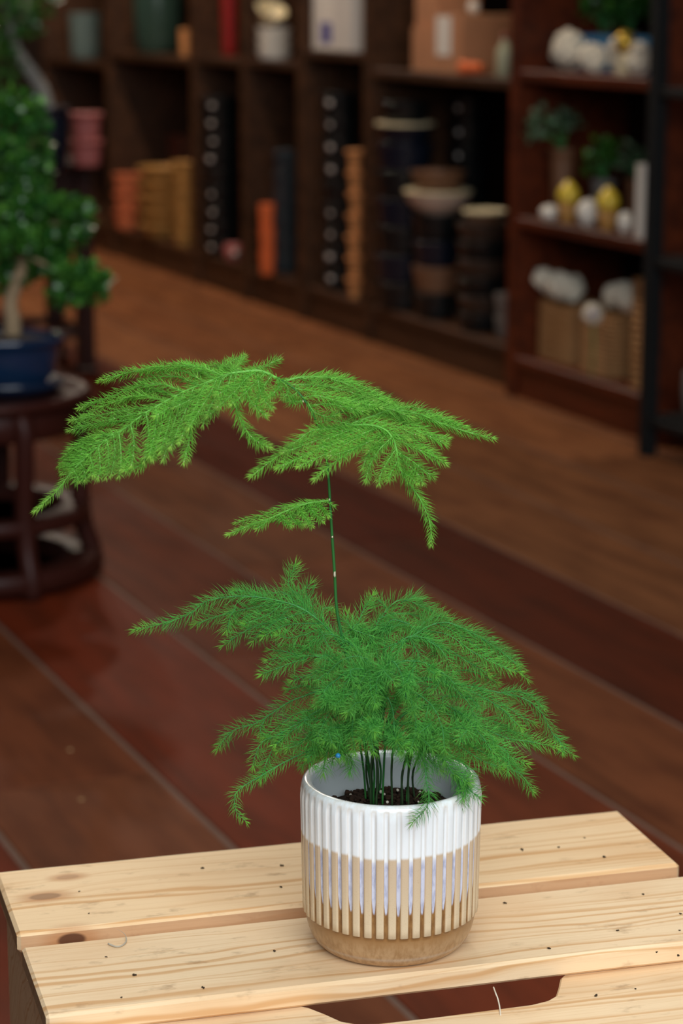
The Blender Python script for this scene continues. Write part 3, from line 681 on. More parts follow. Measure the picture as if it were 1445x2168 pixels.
# small things on the crate and pot
MB().blob((0, 0, 0), 0.0017, 8, 12, 0.08, 3, 1).build('bead', flat('blue_bead', rgb(34, 124, 178), 0.4)).location = at_y(715, 1600, YP - 0.0625)
tag(bpy.data.objects['bead'], 'tiny blue bead caught in the fern tips above the left pot rim', 'bead')
rc = random.Random(21); M_crumb = flat('crumb', rgb(62, 48, 36), 0.95, 0.1, 0.5, 900)
crumb_px = [(188, 1934), (224, 2026), (168, 1888), (285, 2065), (430, 2091), (1068, 1913), (1182, 1794), (1236, 1774), (1279, 1815), (1360, 1894), (1308, 1971), (1440, 1935), (1438, 1970), (1105, 1799), (594, 1879), (428, 1839), (580, 2015), (1161, 2009), (257, 2112), (597, 1834), (1434, 2024), (1344, 2094), (1259, 2109), (1390, 2017)]
crumb0 = []
for k in range(3):
    mb = MB()
    for j in range(4): mb.blob((rc.uniform(-.0009, .0009), rc.uniform(-.0007, .0007), 0.0004), rc.uniform(0.0003, 0.0008), 4, 6, 0.6, 2, j + k * 7, (1.3, 0.8, 0.7))
    crumb0.append(mb.mesh('soil_crumb', M_crumb))
for i, (x, y) in enumerate(crumb_px):
    zz = ZL if y > 2075 and x > 1200 else ZT
    o = bpy.data.objects.new('soil_crumb', crumb0[i % 3]); COL.objects.link(o)
    p = at_z(x, y, zz + 0.0002); o.location = p; o.rotation_euler.z = rc.uniform(0, 6.28); k = rc.uniform(0.6, 1.3); o.scale = (k, k, k)
    tag(o, 'tiny dark soil crumb lying on the pale crate boards', 'crumb', 'soil crumbs on the crate')
p0 = at_z(248, 1990, ZT)
cv = [at_z(x, y, ZT + h) - p0 for x, y, h in ((229, 1998, .0012), (245, 2004, .0008), (258, 2002, .0008), (267, 1992, .0012), (263, 1977, .002), (240, 1962, .003))]
tag(MB().tube(smooth_path(cv, 0.001), [0.0007 - 0.00045 * i / 22 for i in range(60)], 5).build('dry_stem', flat('dry_stem', rgb(178, 168, 150), 0.8), None, p0), 'curled dry grey stem scrap lying near the left slat ends', 'dry stem')
p0 = at_z(1050, 2100, ZT - 0.012)
cv = [at_z(x, y, ZL + h) - p0 for x, y, h in ((1044, 2090, .006), (1049, 2104, .006), (1053, 2114, .004), (1057, 2132, .0015), (1059, 2150, 0.0))]
tag(MB().tube(smooth_path(cv, 0.001), 0.0005, 5).build('straw', flat('straw', rgb(225, 212, 190), 0.7), None, p0), 'thin pale straw sticking up into the hand-hole', 'straw')

for (x, y, lab) in ((148, 1590, 'pale crumb on the floor, farther of the two left of the crate'), (172, 1695, 'pale crumb on the floor, nearer of the two left of the crate')):
    o = MB().blob((0, 0, 0.0014), 0.0028, 6, 8, 0.4, 2, y, (1.2, 0.9, 0.6)).build('floor_crumb', flat('pale_crumb', rgb(190, 150, 104), 0.9), None, at_z(x, y, 0.0004)); tag(o, lab, 'crumb')
#BACKGROUND
# ------------------------------------------------------------------ background: bookcases
M_dark = wood('dark_shelf_wood', rgb(84, 54, 34), rgb(54, 34, 21), 0.45, 0, 30, 0.25, 0.1)
M_red = wood('red_shelf_wood', rgb(104, 44, 18), rgb(66, 26, 11), 0.4, 0, 30, 0.35, 0.1)
M_back = wood('shaded_back_board', rgb(36, 22, 15), rgb(24, 15, 10), 0.6, 0, 30, 0.2, 0.1)  # shade inside the bookcases put into a darker back panel colour
def board(parent, name, x0, x1, y0, y1, z0, z1, mat, b=0.002):
    return MB().box(-(x1 - x0) / 2, (x1 - x0) / 2, -(y1 - y0) / 2, (y1 - y0) / 2, -(z1 - z0) / 2, (z1 - z0) / 2, b).build(name, mat, parent, ((x0 + x1) / 2, (y0 + y1) / 2, (z0 + z1) / 2))
BD = 0.38
case = thing('bookcase', 'long dark brown open bookcase full of stacked pots along the right wall', 'bookcase', sp(0, NB - BD), rot_s)
UPR = [5.457, 6.448, 6.98, 7.495, 8.003, 9.03, 9.95]; HT = 0.0275
SHELF = [0.822, 0.866, 0.824, 0.82, 0.81, 0.766]; ZB = 0.113
for s_ in UPR: board(case, 'upright', s_ - HT, s_ + HT, 0.012, BD, 0.0, 1.95, M_dark)
for i in range(6):
    a, b = UPR[i] + HT, UPR[i + 1] - HT
    board(case, 'shelf_board', a, b, 0.012, BD - 0.004, SHELF[i] - 0.026, SHELF[i], M_dark)
    board(case, 'bottom_board', a, b, 0.012, BD - 0.004, ZB - 0.026, ZB, M_dark)
    board(case, 'kick_board', a, b, BD - 0.03, BD - 0.012, 0.0, ZB - 0.0265, M_dark)
    board(case, 'shelf_board', a, b, 0.012, BD - 0.004, 1.42, 1.446, M_dark)
board(case, 'back_panel', UPR[0] - HT, UPR[-1] + HT, 0.0, 0.0115, 0.0, 1.95, M_back)
board(case, 'top_board', UPR[0] - HT - 0.01, UPR[-1] + HT + 0.01, 0.0, BD + 0.01, 1.9505, 1.98, M_dark)
NR_ = -2.785; RD = 0.34
rcase = thing('display_shelf', 'reddish brown open shelf unit right of the dark bookcase', 'shelf unit', sp(0, NR_ - RD), rot_s)
NS = -2.71
RS = (4.64, 5.427); RSH = (0.11, 0.476, 0.85)
for s_ in (RS[0] + 0.02, RS[1] - 0.025): board(rcase, 'upright', s_ - 0.021, s_ + 0.021, 0.012, RD, 0, 1.7, M_red)
for z in RSH + (1.25, 1.66): board(rcase, 'shelf_board', RS[0] + 0.0415, RS[1] - 0.0465, 0.012, RD - 0.003, z - 0.028, z, M_red)
board(rcase, 'kick_board', RS[0] + 0.0415, RS[1] - 0.0465, RD - 0.03, RD - 0.01, 0, RSH[0] - 0.0285, M_red)
board(rcase, 'back_panel', RS[0], RS[1], 0, 0.0115, 0, 1.7, M_back)

# ------------------------------------------------------------------ pots and wares
G = lambda n, c, r=0.25, **k: flat(n, rgb(*c), r, 0.5, k.pop('var', 0.2), k.pop('scale', 25), **k)
M_blk = G('black_glaze', (20, 23, 24), 0.28); M_navy = G('navy_glaze', (18, 25, 38), 0.25); M_blue = G('blue_glaze', (20, 42, 70), 0.12, coat=0.3)
M_terra = G('terracotta', (206, 112, 70), 0.75); M_ochre = G('ochre_clay', (186, 136, 70), 0.6); M_orange = G('orange_clay', (224, 104, 48), 0.6)
M_tan = G('tan_clay', (206, 140, 84), 0.65); M_cream = G('cream_glaze', (226, 210, 170), 0.35); M_white = G('white_ceramic', (232, 226, 214), 0.35, var=0.06)
M_pink = G('pink_glaze', (176, 98, 92), 0.45); M_green = G('dark_green_glaze', (52, 72, 62), 0.2); M_greyg = G('grey_green_glaze', (96, 112, 108), 0.3)
M_redv = G('red_glaze', (150, 34, 30), 0.3); M_card = G('cardboard', (178, 122, 84), 0.85, scale=12); M_cardd = G('brown_board', (120, 66, 44), 0.8)
M_paper = G('paper', (222, 216, 208), 0.8, var=0.03); M_lab = G('blue_print', (84, 82, 150), 0.6); M_disc = G('pale_disc_mat', (214, 206, 198), 0.5, var=0.02)
M_yel = G('yellow_glaze', (228, 196, 66), 0.25); M_bsoil = G('dark_soil', (48, 36, 28), 0.95); M_grey = G('grey_stoneware', (120, 116, 112), 0.5)
M_bluep = G('blue_plastic', (44, 128, 180), 0.4, var=0.05); M_brownp = G('brown_stoneware', (118, 82, 58), 0.45); M_black = flat('black_metal', rgb(20, 20, 20), 0.75, 0.2)
M_leaf = needle_material('broad_leaves', rgb(34, 86, 34), rgb(110, 170, 60), 0.12, 0.28); M_leafg = needle_material('grey_leaves', rgb(78, 104, 78), rgb(130, 150, 120), 0.2)
M_bark = flat('pale_bark', rgb(150, 128, 100), 0.85, 0.2, 0.4, 60); M_barkg = flat('grey_bark', rgb(132, 130, 124), 0.85, 0.2, 0.3, 60)

def cup_prof(r, h, taper=0.8, wall=0.006, lip=0.0, belly=0.0):
    p = [(0, 0), (r * taper * 0.96, 0), (r * taper, 0.003)]
    for i in range(1, 6):
        u = i / 6; p.append((r * (taper + (1 - taper) * u) + belly * math.sin(math.pi * u), h * u))
    p += [(r, h - 0.012 if lip else h - 0.003), (r + lip, h - 0.010 if lip else h - 0.002), (r + lip, h - 0.0015), (r + lip - 0.0015, h), (r - wall, h), (r - wall - 0.001, h - 0.004), (r * taper - wall, 0.010), (0, 0.010)]
    return p
_mc = {}
def pot_mesh(name, mat, r, h, seg=24, **k):
    key = (name, mat.name, round(r, 4), round(h, 4), tuple(sorted(k.items())))
    if key not in _mc: _mc[key] = MB().lathe(cup_prof(r, h, **k), seg).mesh(name, mat)
    return _mc[key]
def mesh_thing(name, me, label, cat, loc, rz=0.0, group=None, parent=None):
    o = bpy.data.objects.new(name, me); COL.objects.link(o); o.location = loc; o.rotation_euler.z = rz
    if parent is not None: o.parent = parent; return o
    return tag(o, label, cat, group)
disc_me = MB().lathe([(0.0, 0.0), (0.011, 0.0), (0.0115, 0.0006), (0.0, 0.0009)], 14).mesh('pale_disc', M_disc)  # small pale round disc set on a pot's side
def add_disc(o, r, z, ang, k=1.0):
    s_ = bpy.data.objects.new('pale_disc', disc_me); COL.objects.link(s_); s_.parent = o
    s_.location = (r * math.cos(ang), r * math.sin(ang), z); s_.rotation_euler = (0, math.pi / 2, ang); s_.scale = (k, k, 1)
ORD = ['lowest', 'second from the bottom', 'third from the bottom', 'fourth from the bottom', 'fifth from the bottom', 'sixth from the bottom', 'seventh from the bottom', 'eighth from the bottom', 'ninth from the bottom', 'tenth from the bottom']
def onto(px, dn, z, n0=NB, r=0.0):
    """spot on a shelf under image column px, dn behind the front edge, kept r clear of the bay's uprights"""
    p = on_n(px, n0 - dn, z); f_ = on_n(px, n0, z).dot(SU)
    if n0 == NR_: lo, hi = RS[0] + 0.0415, RS[1] - 0.0465
    elif n0 == NS: lo, hi = 3.95, 4.534
    else:
        i = max([k for k in range(len(UPR)) if UPR[k] < f_] + [0]); i = min(i, 5); lo, hi = UPR[i] + HT, UPR[i + 1] - HT
    s_ = min(max(p.dot(SU), lo + r + 0.004), hi - r - 0.004)
    return sp(s_, n0 - dn, z)
TOCAM = lambda p: math.atan2(-p.y, -p.x)
rb = random.Random(9)
def stack(px, dn, z, top_py, n, r_px, name, adj, where, cat, mat, group, discs=False, taper=0.82, n0=NB, mats=None, lip=0.0, mr=None):
    p = onto(px, dn, z, n0); r = mr or m_of(r_px, p); p = onto(px, dn, z, n0, r + 0.006); H = z_at(p, top_py) - z; h = H / n
    for i in range(n):
        m = mats[i % len(mats)] if mats else mat
        lab = '%s, %s in %s' % (adj, 'topmost' if i == n - 1 else ORD[i], where)
        o = mesh_thing(name, pot_mesh(name, m, r, h - 0.0006, taper=taper, lip=lip), lab, cat, (p.x + rb.uniform(-.003, .003), p.y + rb.uniform(-.003, .003), z + 0.0006 + i * h), rb.uniform(0, 6), group)
        if discs and (i + 1) % 5: add_disc(o, r * (taper + (1 - taper) * 0.55) + 0.0002, h * 0.55, TOCAM(p) - 0.5 - o.rotation_euler.z + rb.uniform(-.12, .12), rb.uniform(0.7, 1.1))
    return p, r, z + H
# bay with terracotta (far left of the bookcase)
stack(272, 0.045, ZB, 368, 3, 30, 'clay_pot', 'terracotta pot', 'the short stack at far left', 'pot', M_terra, 'terracotta pots in the far bay', lip=0.004)
stack(345, 0.07, ZB, 352, 5, 46, 'clay_pot', 'ochre clay pot', 'the wide stack in the far bay', 'pot', M_ochre, 'ochre pots in the far bay', lip=0.014, taper=0.7)
stack(392, 0.04, ZB, 342, 6, 24, 'clay_pot', 'small ochre clay pot', 'the narrow stack beside the black pots', 'pot', M_ochre, 'small ochre pots in the far bay', lip=0.006, taper=0.75)
p = onto(372, 0.30, ZB, NB, 0.08); board(None, 'carton', 0, 0.15, 0, 0.12, 0, z_at(p, 284) - ZB, M_cardd)
o = bpy.context.scene.collection.objects[-1]; o.location = (p.x, p.y, ZB + (z_at(p, 284) - ZB) / 2 + 0.0005); o.rotation_euler.z = rot_s
tag(o, 'reddish brown carton standing behind the ochre pots', 'carton')
# black stacks
stack(460, 0.060, ZB, 205, 9, 43, 'bonsai_tray', 'black glazed tray pot', 'the tall stack above the pink pot', 'pot', M_blk, 'black tray pots in the tall far stack', True)
p = onto(493, 0.03, ZB); pk = thing('rose_pot', 'small shiny rose pink pot at the foot of the black stack', 'pot', (p.x, p.y, ZB + 0.0008)); r = m_of(21, p)
MB().lathe(cup_prof(r * .85, r * 1.7, 0.6, 0.004, 0, r * 0.25), 24).build('body', M_pink, pk); add_disc(pk, r * 1.02, r * 0.9, TOCAM(p) + 0.2, 1.0)
stack(566, 0.0, ZB, 432, 3, 17, 'clay_pot', 'narrow orange clay pot', 'the orange stack in the narrow bay', 'pot', M_orange, 'orange pots in the narrow bay')
stack(606, 0.088, ZB, 318, 6, 30, 'glazed_pot', 'dark slate glazed pot', 'the stack behind the orange pots', 'pot', G('slate_glaze', (44, 54, 60), 0.2), 'slate pots in the narrow bay')
stack(718, 0.075, ZB, 196, 9, 40, 'bonsai_tray', 'black glazed tray pot', 'the stack beside the tan pots', 'pot', M_blk, 'black tray pots beside the tan pots', True)
stack(752, 0.024, ZB, 318, 7, 17, 'clay_pot', 'small tan clay pot', 'the slim stack beside the black trays', 'pot', M_tan, 'small tan pots in the slim stack', lip=0.005, taper=0.6)
# wide right bay
def rim(o, r, h, mat): MB().lathe([(r - 0.004, h - 0.004), (r + 0.003, h - 0.004), (r + 0.004, h), (r + 0.003, h + 0.004), (r - 0.005, h + 0.004), (r - 0.006, h)], 28).build('rim', mat, o)
p, r, zt = stack(855, 0.070, ZB, 300, 6, 0, 'glazed_pot', 'wide dark blue glazed pot', 'the broad near stack', 'pot', None, 'wide blue pots in the near bay', mats=[M_blk, M_navy], taper=0.88, mr=0.085)
o = mesh_thing('glazed_bowl', pot_mesh('glazed_bowl', M_navy, 0.085, z_at(p, 262) - zt, taper=0.8), 'dark blue bowl with a cream rim on top of the broad stack', 'bowl', (p.x, p.y, zt + 0.0005)); rim(o, 0.085, z_at(p, 262) - zt, M_cream)
zt2 = z_at(p, 262) + 0.0045
mesh_thing('glazed_pot', pot_mesh('glazed_pot', M_blk, 0.075, z_at(p, 215) - zt2, taper=0.8), 'black pot standing in the cream rimmed bowl', 'pot', (p.x, p.y, zt2 + 0.0005))
p, r, zt = stack(925, 0.078, ZB, 452, 4, 0, 'glazed_pot', 'deep black glazed pot', 'the stack under the pale bowl', 'pot', None, 'pots under the pale bowl', mats=[M_blk, M_brownp, M_navy, M_blk], mr=0.075)
h = z_at(p, 405) - zt
o = mesh_thing('wide_bowl', pot_mesh('wide_bowl', G('pale_bowl', (196, 168, 148), 0.35), 0.098, h, taper=0.5, belly=0.012), 'wide pale pinkish bowl on the middle stack of the near bay', 'bowl', (p.x, p.y, zt + 0.0005)); rim(o, 0.098, h, M_cream)
mesh_thing('wide_bowl', pot_mesh('wide_bowl', M_brownp, 0.083, z_at(p, 362) - zt - h - 0.004, taper=0.75), 'brown bowl set inside the pale bowl', 'bowl', (p.x, p.y, zt + h + 0.005))
p, r, zt = stack(1022, 0.085, ZB, 470, 6, 0, 'bonsai_tray', 'dark brown tray pot', 'the right stack of the near bay', 'pot', None, 'brown trays in the near bay', mats=[M_blk, G('umber_glaze', (58, 44, 36), 0.35)], mr=0.078)
o = mesh_thing('bonsai_tray', pot_mesh('bonsai_tray', M_brownp, 0.06, 0.03, taper=0.8), 'brown tray with a yellowish rim topping the right stack', 'pot', (p.x, p.y, zt + 0.0005)); rim(o, 0.06, 0.03, M_cream)
stack(1078, 0.085, ZB, 622, 2, 0, 'bonsai_tray', 'small grey tray pot', 'the low pile at the bay end', 'pot', M_grey, 'grey trays in the near bay', mr=0.045)
stack(985, 0.255, ZB, 205, 9, 0, 'bonsai_tray', 'black tray pot', 'the stack deep in the near bay', 'pot', M_blk, 'black trays deep in the near bay', True, mr=0.062)
# upper shelf wares
def single(px, dn, zi, top_py, r_px, name, label, cat, mat, **k):
    z = SHELF[zi] if isinstance(zi, int) else zi; n0 = k.pop('n0', NB); p = onto(px, dn, z, n0); p = onto(px, dn, z, n0, m_of(r_px, p) + 0.004)
    h = k.pop('h', None) or z_at(p, top_py) - z
    return mesh_thing(name, pot_mesh(name, mat, m_of(r_px, p), h, **k), label, cat, (p.x, p.y, z + 0.0006)), p, h
single(182, 0.10, 5, 28, 34, 'glazed_jar', 'grey green glazed jar on the farthest upper shelf', 'jar', M_greyg, taper=0.9)
single(142, 0.16, 5, 40, 18, 'glazed_jar', 'brown jar left of the grey green jar', 'jar', M_brownp, taper=0.9)
single(335, 0.14, 4, -30, 52, 'glazed_pot', 'big dark green glazed pot on the upper shelf', 'pot', M_green, taper=0.85, belly=0.006)
single(393, 0.05, 4, 62, 13, 'clay_cup', 'small tan cup beside the big green pot', 'cup', M_tan, taper=0.85)
single(484, 0.12, 3, -20, 19, 'tall_vase', 'tall red glazed vase on the upper shelf', 'vase', M_redv, taper=0.8)
p = onto(580, 0.07, SHELF[2]); z = SHELF[2]; r = m_of(37, p); p = onto(580, 0.07, SHELF[2], NB, r)
for i in range(3):
    h = 0.034; mesh_thing('white_bowl', pot_mesh('white_bowl', M_white, r, h, taper=0.82), 'white bowl, %s of the upper shelf pile' % (['lowest', 'middle', 'topmost'][i]), 'bowl', (p.x, p.y, z + 0.0006 + i * 0.0345), 0, 'white bowls on the upper shelf')
o = mesh_thing('cream_bowl', pot_mesh('cream_bowl', M_cream, m_of(34, p), 0.05, taper=0.5), 'cream bowl leaning on top of the white bowls', 'bowl', (p.x - 0.02, p.y, z + 0.125)); o.rotation_euler = (0.5, 0.35, 0)
def boxt(px, dn, z, w, d, h, name, label, cat, mat, rz=0.0, n0=NB, zlift=0.0006):
    p = onto(px, dn, z, n0, w / 2 + 0.002)
    o = MB().box(-w / 2, w / 2, -d / 2, d / 2, 0, h, 0.0015).build(name, mat, None, (p.x, p.y, z + zlift)); o.rotation_euler.z = rot_s + rz
    return tag(o, label, cat), p
def box_s(s0, s1, d0, d1, z, h, name, label, cat, mat):
    """box standing between s0 and s1 along the bookcase, d0 to d1 behind its front edge"""
    w, d = s1 - s0, d1 - d0; p = sp((s0 + s1) / 2, NB - (d0 + d1) / 2, z + 0.0006)
    o = MB().box(-w / 2, w / 2, -d / 2, d / 2, 0, h, 0.0015).build(name, mat, None, p); o.rotation_euler.z = rot_s
    return tag(o, label, cat)
z = SHELF[1]
o = box_s(6.762, 6.942, 0.03, 0.22, z, 0.24, 'white_box', 'white box with a violet print on the upper shelf', 'box', M_paper)
board(o, 'print', -0.065, 0.02, 0.0952, 0.0960, 0.02, 0.085, M_lab, 0.0)
box_s(6.60, 6.752, 0.02, 0.15, z, 0.25, 'white_box', 'plain pale grey box right of the printed box', 'box', G('grey_paper', (206, 200, 194), 0.8, var=0.03))
box_s(6.49, 6.585, 0.05, 0.13, z, 0.20, 'dark_box', 'dark box at the end of the pale boxes', 'box', G('dark_paper', (48, 44, 42), 0.7))
z = SHELF[0]; hB = z_at(sp(5.95, NB - 0.03), 32) - z
o = box_s(5.865, 6.035, 0.03, 0.25, z, hB, 'cardboard_box', 'largest cardboard box with a white paper label', 'box', M_card)
board(o, 'paper_label', -0.02, 0.075, 0.1102, 0.1110, hB * 0.30, hB * 0.98, M_paper, 0.0); board(o, 'tape', -0.084, 0.084, -0.02, 0.02, hB, hB + 0.0006, G('tape', (190, 150, 110), 0.4), 0.0)
box_s(6.045, 6.20, 0.035, 0.20, z, 0.125, 'cardboard_box', 'cardboard box left of the largest box', 'box', M_card)
box_s(6.07, 6.21, 0.05, 0.19, z + 0.1256, 0.11, 'cardboard_box', 'small cardboard box lying on the left cardboard box', 'box', M_card)
box_s(5.50, 5.61, 0.20, 0.32, z, 0.17, 'cardboard_box', 'dim cardboard box in the back right corner', 'box', M_cardd)
pk_ = sp(6.015, NB - 0.14, z + hB + 0.0196); tag(MB().blob((0, 0, 0), 0.0175, 12, 16, 0.05, 2, 3).build('white_ball', M_white, None, pk_), 'small white ball resting on the largest cardboard box', 'ornament')
o, p, h = single(1020, 0.045, z, 120, 15, 'clay_pot', 'orange clay pot lying on its side by the bottle', 'pot', M_orange, h=0.07, taper=0.7)
o.rotation_euler = (0, math.pi / 2, rot_s + 0.5); o.location.z = z + m_of(15, p) + 0.0006
p = onto(1068, 0.06, z); bt_ = thing('bottle', 'pale green bottle with a red cap at the shelf end', 'bottle', (p.x, p.y, z + 0.0006)); r = m_of(19, p)
MB().lathe([(0, 0), (r * .95, 0), (r, 0.004), (r, 0.062), (r * 0.85, 0.075), (r * .38, 0.088), (r * .36, 0.100), (0, 0.100)], 20).build('body', G('pale_green_glass', (176, 178, 150), 0.3), bt_)
MB().lathe([(0, 0.1003), (r * .42, 0.1003), (r * .42, 0.112), (0, 0.113)], 16).build('cap', G('red_cap', (150, 70, 62), 0.5), bt_)
def blob_thing(px, dn, z, n0, r_px, name, label, cat, mat, sc=(1, 1, 1), amp=0.0, freq=1.0, seed=0, lift=0.0):
    p = onto(px, dn, z, n0); r = m_of(r_px, p); p = onto(px, dn, z, n0, r)
    mb = MB().blob((0, 0, 0), r, 16, 24, amp, freq, seed, sc); o = mb.build(name, mat, None, (p.x, p.y, z + 0.0008 + lift - min(v[2] for v in mb.v)))
    o.rotation_euler.z = rot_s
    return tag(o, label, cat), p, r

# red shelf: ornaments
def petal_ball(mb, c, r, n, seed, petal=0.35):
    q = random.Random(seed)
    for i in range(n):
        zz = 1 - 2 * (i + 0.5) / n; a = i * 2.39996; s_ = math.sqrt(1 - zz * zz); d = Vector((s_ * math.cos(a), s_ * math.sin(a), zz))
        mb.blob(Vector(c) + d * r * (0.78 + q.uniform(-.08, .08)), r * petal * q.uniform(0.8, 1.15), 5, 7, 0.15, 2, i)
    mb.blob(c, r * 0.85, 8, 12)
z3, z2, z1 = RSH[2], RSH[1], RSH[0]
def fluffy(px, dn, z, balls, name, label, cat, mat, lift=0.0):
    p = onto(px, dn, z, NR_, max(abs(b_[0]) + b_[3] for b_ in balls)); mb = MB()
    for i, (dx, dy, dz, r) in enumerate(balls): petal_ball(mb, (dx, dy, dz), r, 34, i + int(px))
    lo = min(v[2] for v in mb.v)
    mb.v = [(v[0], v[1], v[2] - lo) for v in mb.v]
    o = mb.build(name, mat, None, (p.x, p.y, z + 0.0008 + lift)); o.rotation_euler.z = rot_s
    return tag(o, label, cat)
M_fl = G('woolly_white', (226, 216, 196), 0.8, var=0.1)
fluffy(1200, 0.09, z3, [(0.0, -0.005, 0.045, 0.044), (-0.03, 0.0, 0.03, 0.028)], 'knobbly_ornament', 'largest knobbly white ornament, leftmost on the upper red shelf', 'ornament', M_fl)
fluffy(1252, 0.048, z3, [(0, 0, 0.036, 0.033), (-0.025, 0.005, 0.02, 0.02)], 'knobbly_ornament', 'second knobbly white ornament on the upper red shelf', 'ornament', M_fl)
fluffy(1308, 0.104, z3, [(0, 0, 0.06, 0.028), (0.0, 0, 0.03, 0.026)], 'knobbly_ornament', 'upright knobbly white ornament behind the gold topped one', 'ornament', M_fl)
gt = thing('gold_ornament', 'small white and gold ornament near the black post', 'ornament', onto(1320, 0.06, z3 + 0.0008, NR_), rot_s)
MB().lathe([(0, 0), (0.018, 0), (0.02, 0.004), (0.012, 0.03), (0.013, 0.05), (0.0, 0.056)], 18).build('base', M_cream, gt)
MB().blob((0, 0, 0.078), 0.024, 10, 14, 0.15, 2, 4, (1, 1, 1.1)).build('gold_top', G('gold', (214, 176, 70), 0.25, metal=0.6), gt)
fluffy(1352, 0.07, z3, [(0, 0, 0.035, 0.03), (0, 0, 0.058, 0.024)], 'knobbly_ornament', 'white oval ornament beside the black post', 'ornament', M_fl)
p = sp(5.03, NR_ - 0.157, z3 + 0.0006); w_, d_, h_ = 0.66, 0.03, 0.086
tray = MB().box(-w_ / 2, w_ / 2, -d_ / 2, d_ / 2, 0, h_, 0.004); tray.box(-w_ / 2 - 0.004, w_ / 2 + 0.004, -d_ / 2 - 0.003, d_ / 2 + 0.003, h_ - 0.012, h_ + 0.002, 0.003)
o = tray.build('blue_tray', M_bluep, None, p); o.rotation_euler.z = rot_s; tag(o, 'long bright blue plastic tray behind the white ornaments on the upper red shelf', 'tray')
class Leaves(Needles):
    def leaf(s, p, d, L, W, tint, shade):
        side = d.cross(Vector((rb.uniform(-1, 1), rb.uniform(-1, 1), rb.uniform(-.3, 1))))
        if side.length < 1e-3: return
        side.normalize(); nrm = side.cross(d); k = len(s.v)
        for q in (p, p + d * L * 0.35 + side * W * 0.5 - nrm * L * 0.05, p + d * L * 0.75 + side * W * 0.4, p + d * L - nrm * L * 0.12, p + d * L * 0.75 - side * W * 0.4, p + d * L * 0.35 - side * W * 0.5 - nrm * L * 0.05, p + d * L * 0.5 + nrm * L * 0.06):
            s.v.append(tuple(q)); s.t.append((tint, shade, 0))
        for j in range(6): s.f.append((k + 6, k + j, k + (j + 1) % 6))
    def clump(s, c, rad, n, L, W):
        for i in range(n):
            d = Vector((rb.gauss(0, 1), rb.gauss(0, 1), rb.gauss(0.2, 1))).normalized()
            k = rb.random() ** 0.4
            p = Vector(c) + Vector((d.x * rad[0], d.y * rad[1], d.z * rad[2])) * k
            dd = (d + Vector((rb.uniform(-.9, .9), rb.uniform(-.9, .9), rb.uniform(-.5, .9)))).normalized()
            s.leaf(p, dd, L * rb.uniform(0.7, 1.2), W * rb.uniform(0.8, 1.2), rb.random() ** 2 * (0.4 + 0.6 * max(0, d.z)), rb.random())
def small_plant(px, dn, z, n0, r_px, top_py, leaf_py, spread, n, L, label, potmat, leafmat, W=None, ph=None, lean=0.0):
    p = onto(px, dn, z, n0, spread * 0.8); t_ = thing('small_potted_plant', label, 'plant', (p.x, p.y, z + 0.0006)); r = m_of(r_px, p); h = ph or z_at(p, top_py) - z
    MB().lathe(cup_prof(r, h, 0.78, 0.005, 0.003), 22).build('pot', potmat, t_)
    MB().lathe([(0, h * .5), (r * .8, h * .5), (r * .88, h - 0.012), (0, h - 0.006)], 18).build('soil', M_bsoil, t_)
    top = z_at(p, leaf_py) - z; lv = Leaves(); st_ = MB()
    for i in range(7):
        a = 0.9 * i; e = SN * (math.cos(a) * spread * .8 + lean) + SU * (math.sin(a) * spread * .28) + Vector((0, 0, h + (top - h) * (0.45 + 0.07 * i)))
        st_.tube([Vector((0, 0, h - .012)), Vector((e.x * .3, e.y * .3, (h + e.z) / 2)), e], 0.0016, 5)
        lv.clump(e, (spread * .22, spread * .22, (top - h) * .25), n // 7, L, W or L * .55)
    so = st_.build('stems', M_twig_lo, t_, kind='stuff'); lv.build(leafmat, t_, 'leaves'); return t_
small_plant(1188, 0.095, z2, NR_, 26, 315, 235, 0.07, 70, 0.024, 'grey green succulent in a brown pot on the middle red shelf', M_brownp, M_leafg, 0.018, None, 0.03)
small_plant(1275, 0.15, z2, NR_, 26, 380, 300, 0.05, 80, 0.026, 'leafy green plant behind the yellow ornaments', M_grey, M_leaf, 0.014)
small_plant(1345, 0.15, z2, NR_, 22, 380, 315, 0.04, 60, 0.024, 'small olive plant behind the white fluted cup', M_brownp, M_leafg, 0.013)
small_plant(1255, 0.22, z3, NR_, 24, 70, -30, 0.06, 90, 0.026, 'green plant behind the second knobbly ornament on the upper red shelf', M_brownp, M_leaf, 0.016)
small_plant(1330, 0.23, z3, NR_, 24, 70, -10, 0.06, 90, 0.03, 'bushy green plant behind the gold ornament', M_grey, M_leaf, 0.015)
def teardrop(px, label):
    p = onto(px, 0.032, z2, NR_); t_ = thing('teardrop_ornament', label, 'ornament', (p.x, p.y, z2 + 0.0008))
    MB().lathe([(0, 0), (0.016, 0), (0.019, 0.006), (0.022, 0.03), (0.024, 0.05), (0.0, 0.052)], 20).build('base', M_ochre, t_)
    MB().lathe([(0, 0.0525), (0.022, 0.0525), (0.028, 0.062), (0.029, 0.072), (0.024, 0.086), (0.014, 0.098), (0.006, 0.106), (0, 0.109)], 22).build('yellow_top', M_yel, t_)
teardrop(1201, 'yellow teardrop ornament, left of the pair'); teardrop(1285, 'yellow teardrop ornament, right of the pair')
blob_thing(1162, 0.028, z2, NR_, 20, 'white_ornament', 'small shiny white ornament at the left end of the middle red shelf', 'ornament', M_white, (1, 1, 0.8), 0.15, 1.5, 3)
blob_thing(1243, 0.032, z2, NR_, 23, 'white_ornament', 'white egg shaped ornament between the yellow ornaments', 'ornament', M_white, (1, 1, 1.25), 0.1, 1.2, 5)
blob_thing(1322, 0.032, z2, NR_, 17, 'white_ornament', 'white ornament right of the yellow pair', 'ornament', M_white, (1, 1, 1.4), 0.1, 1.2, 8)
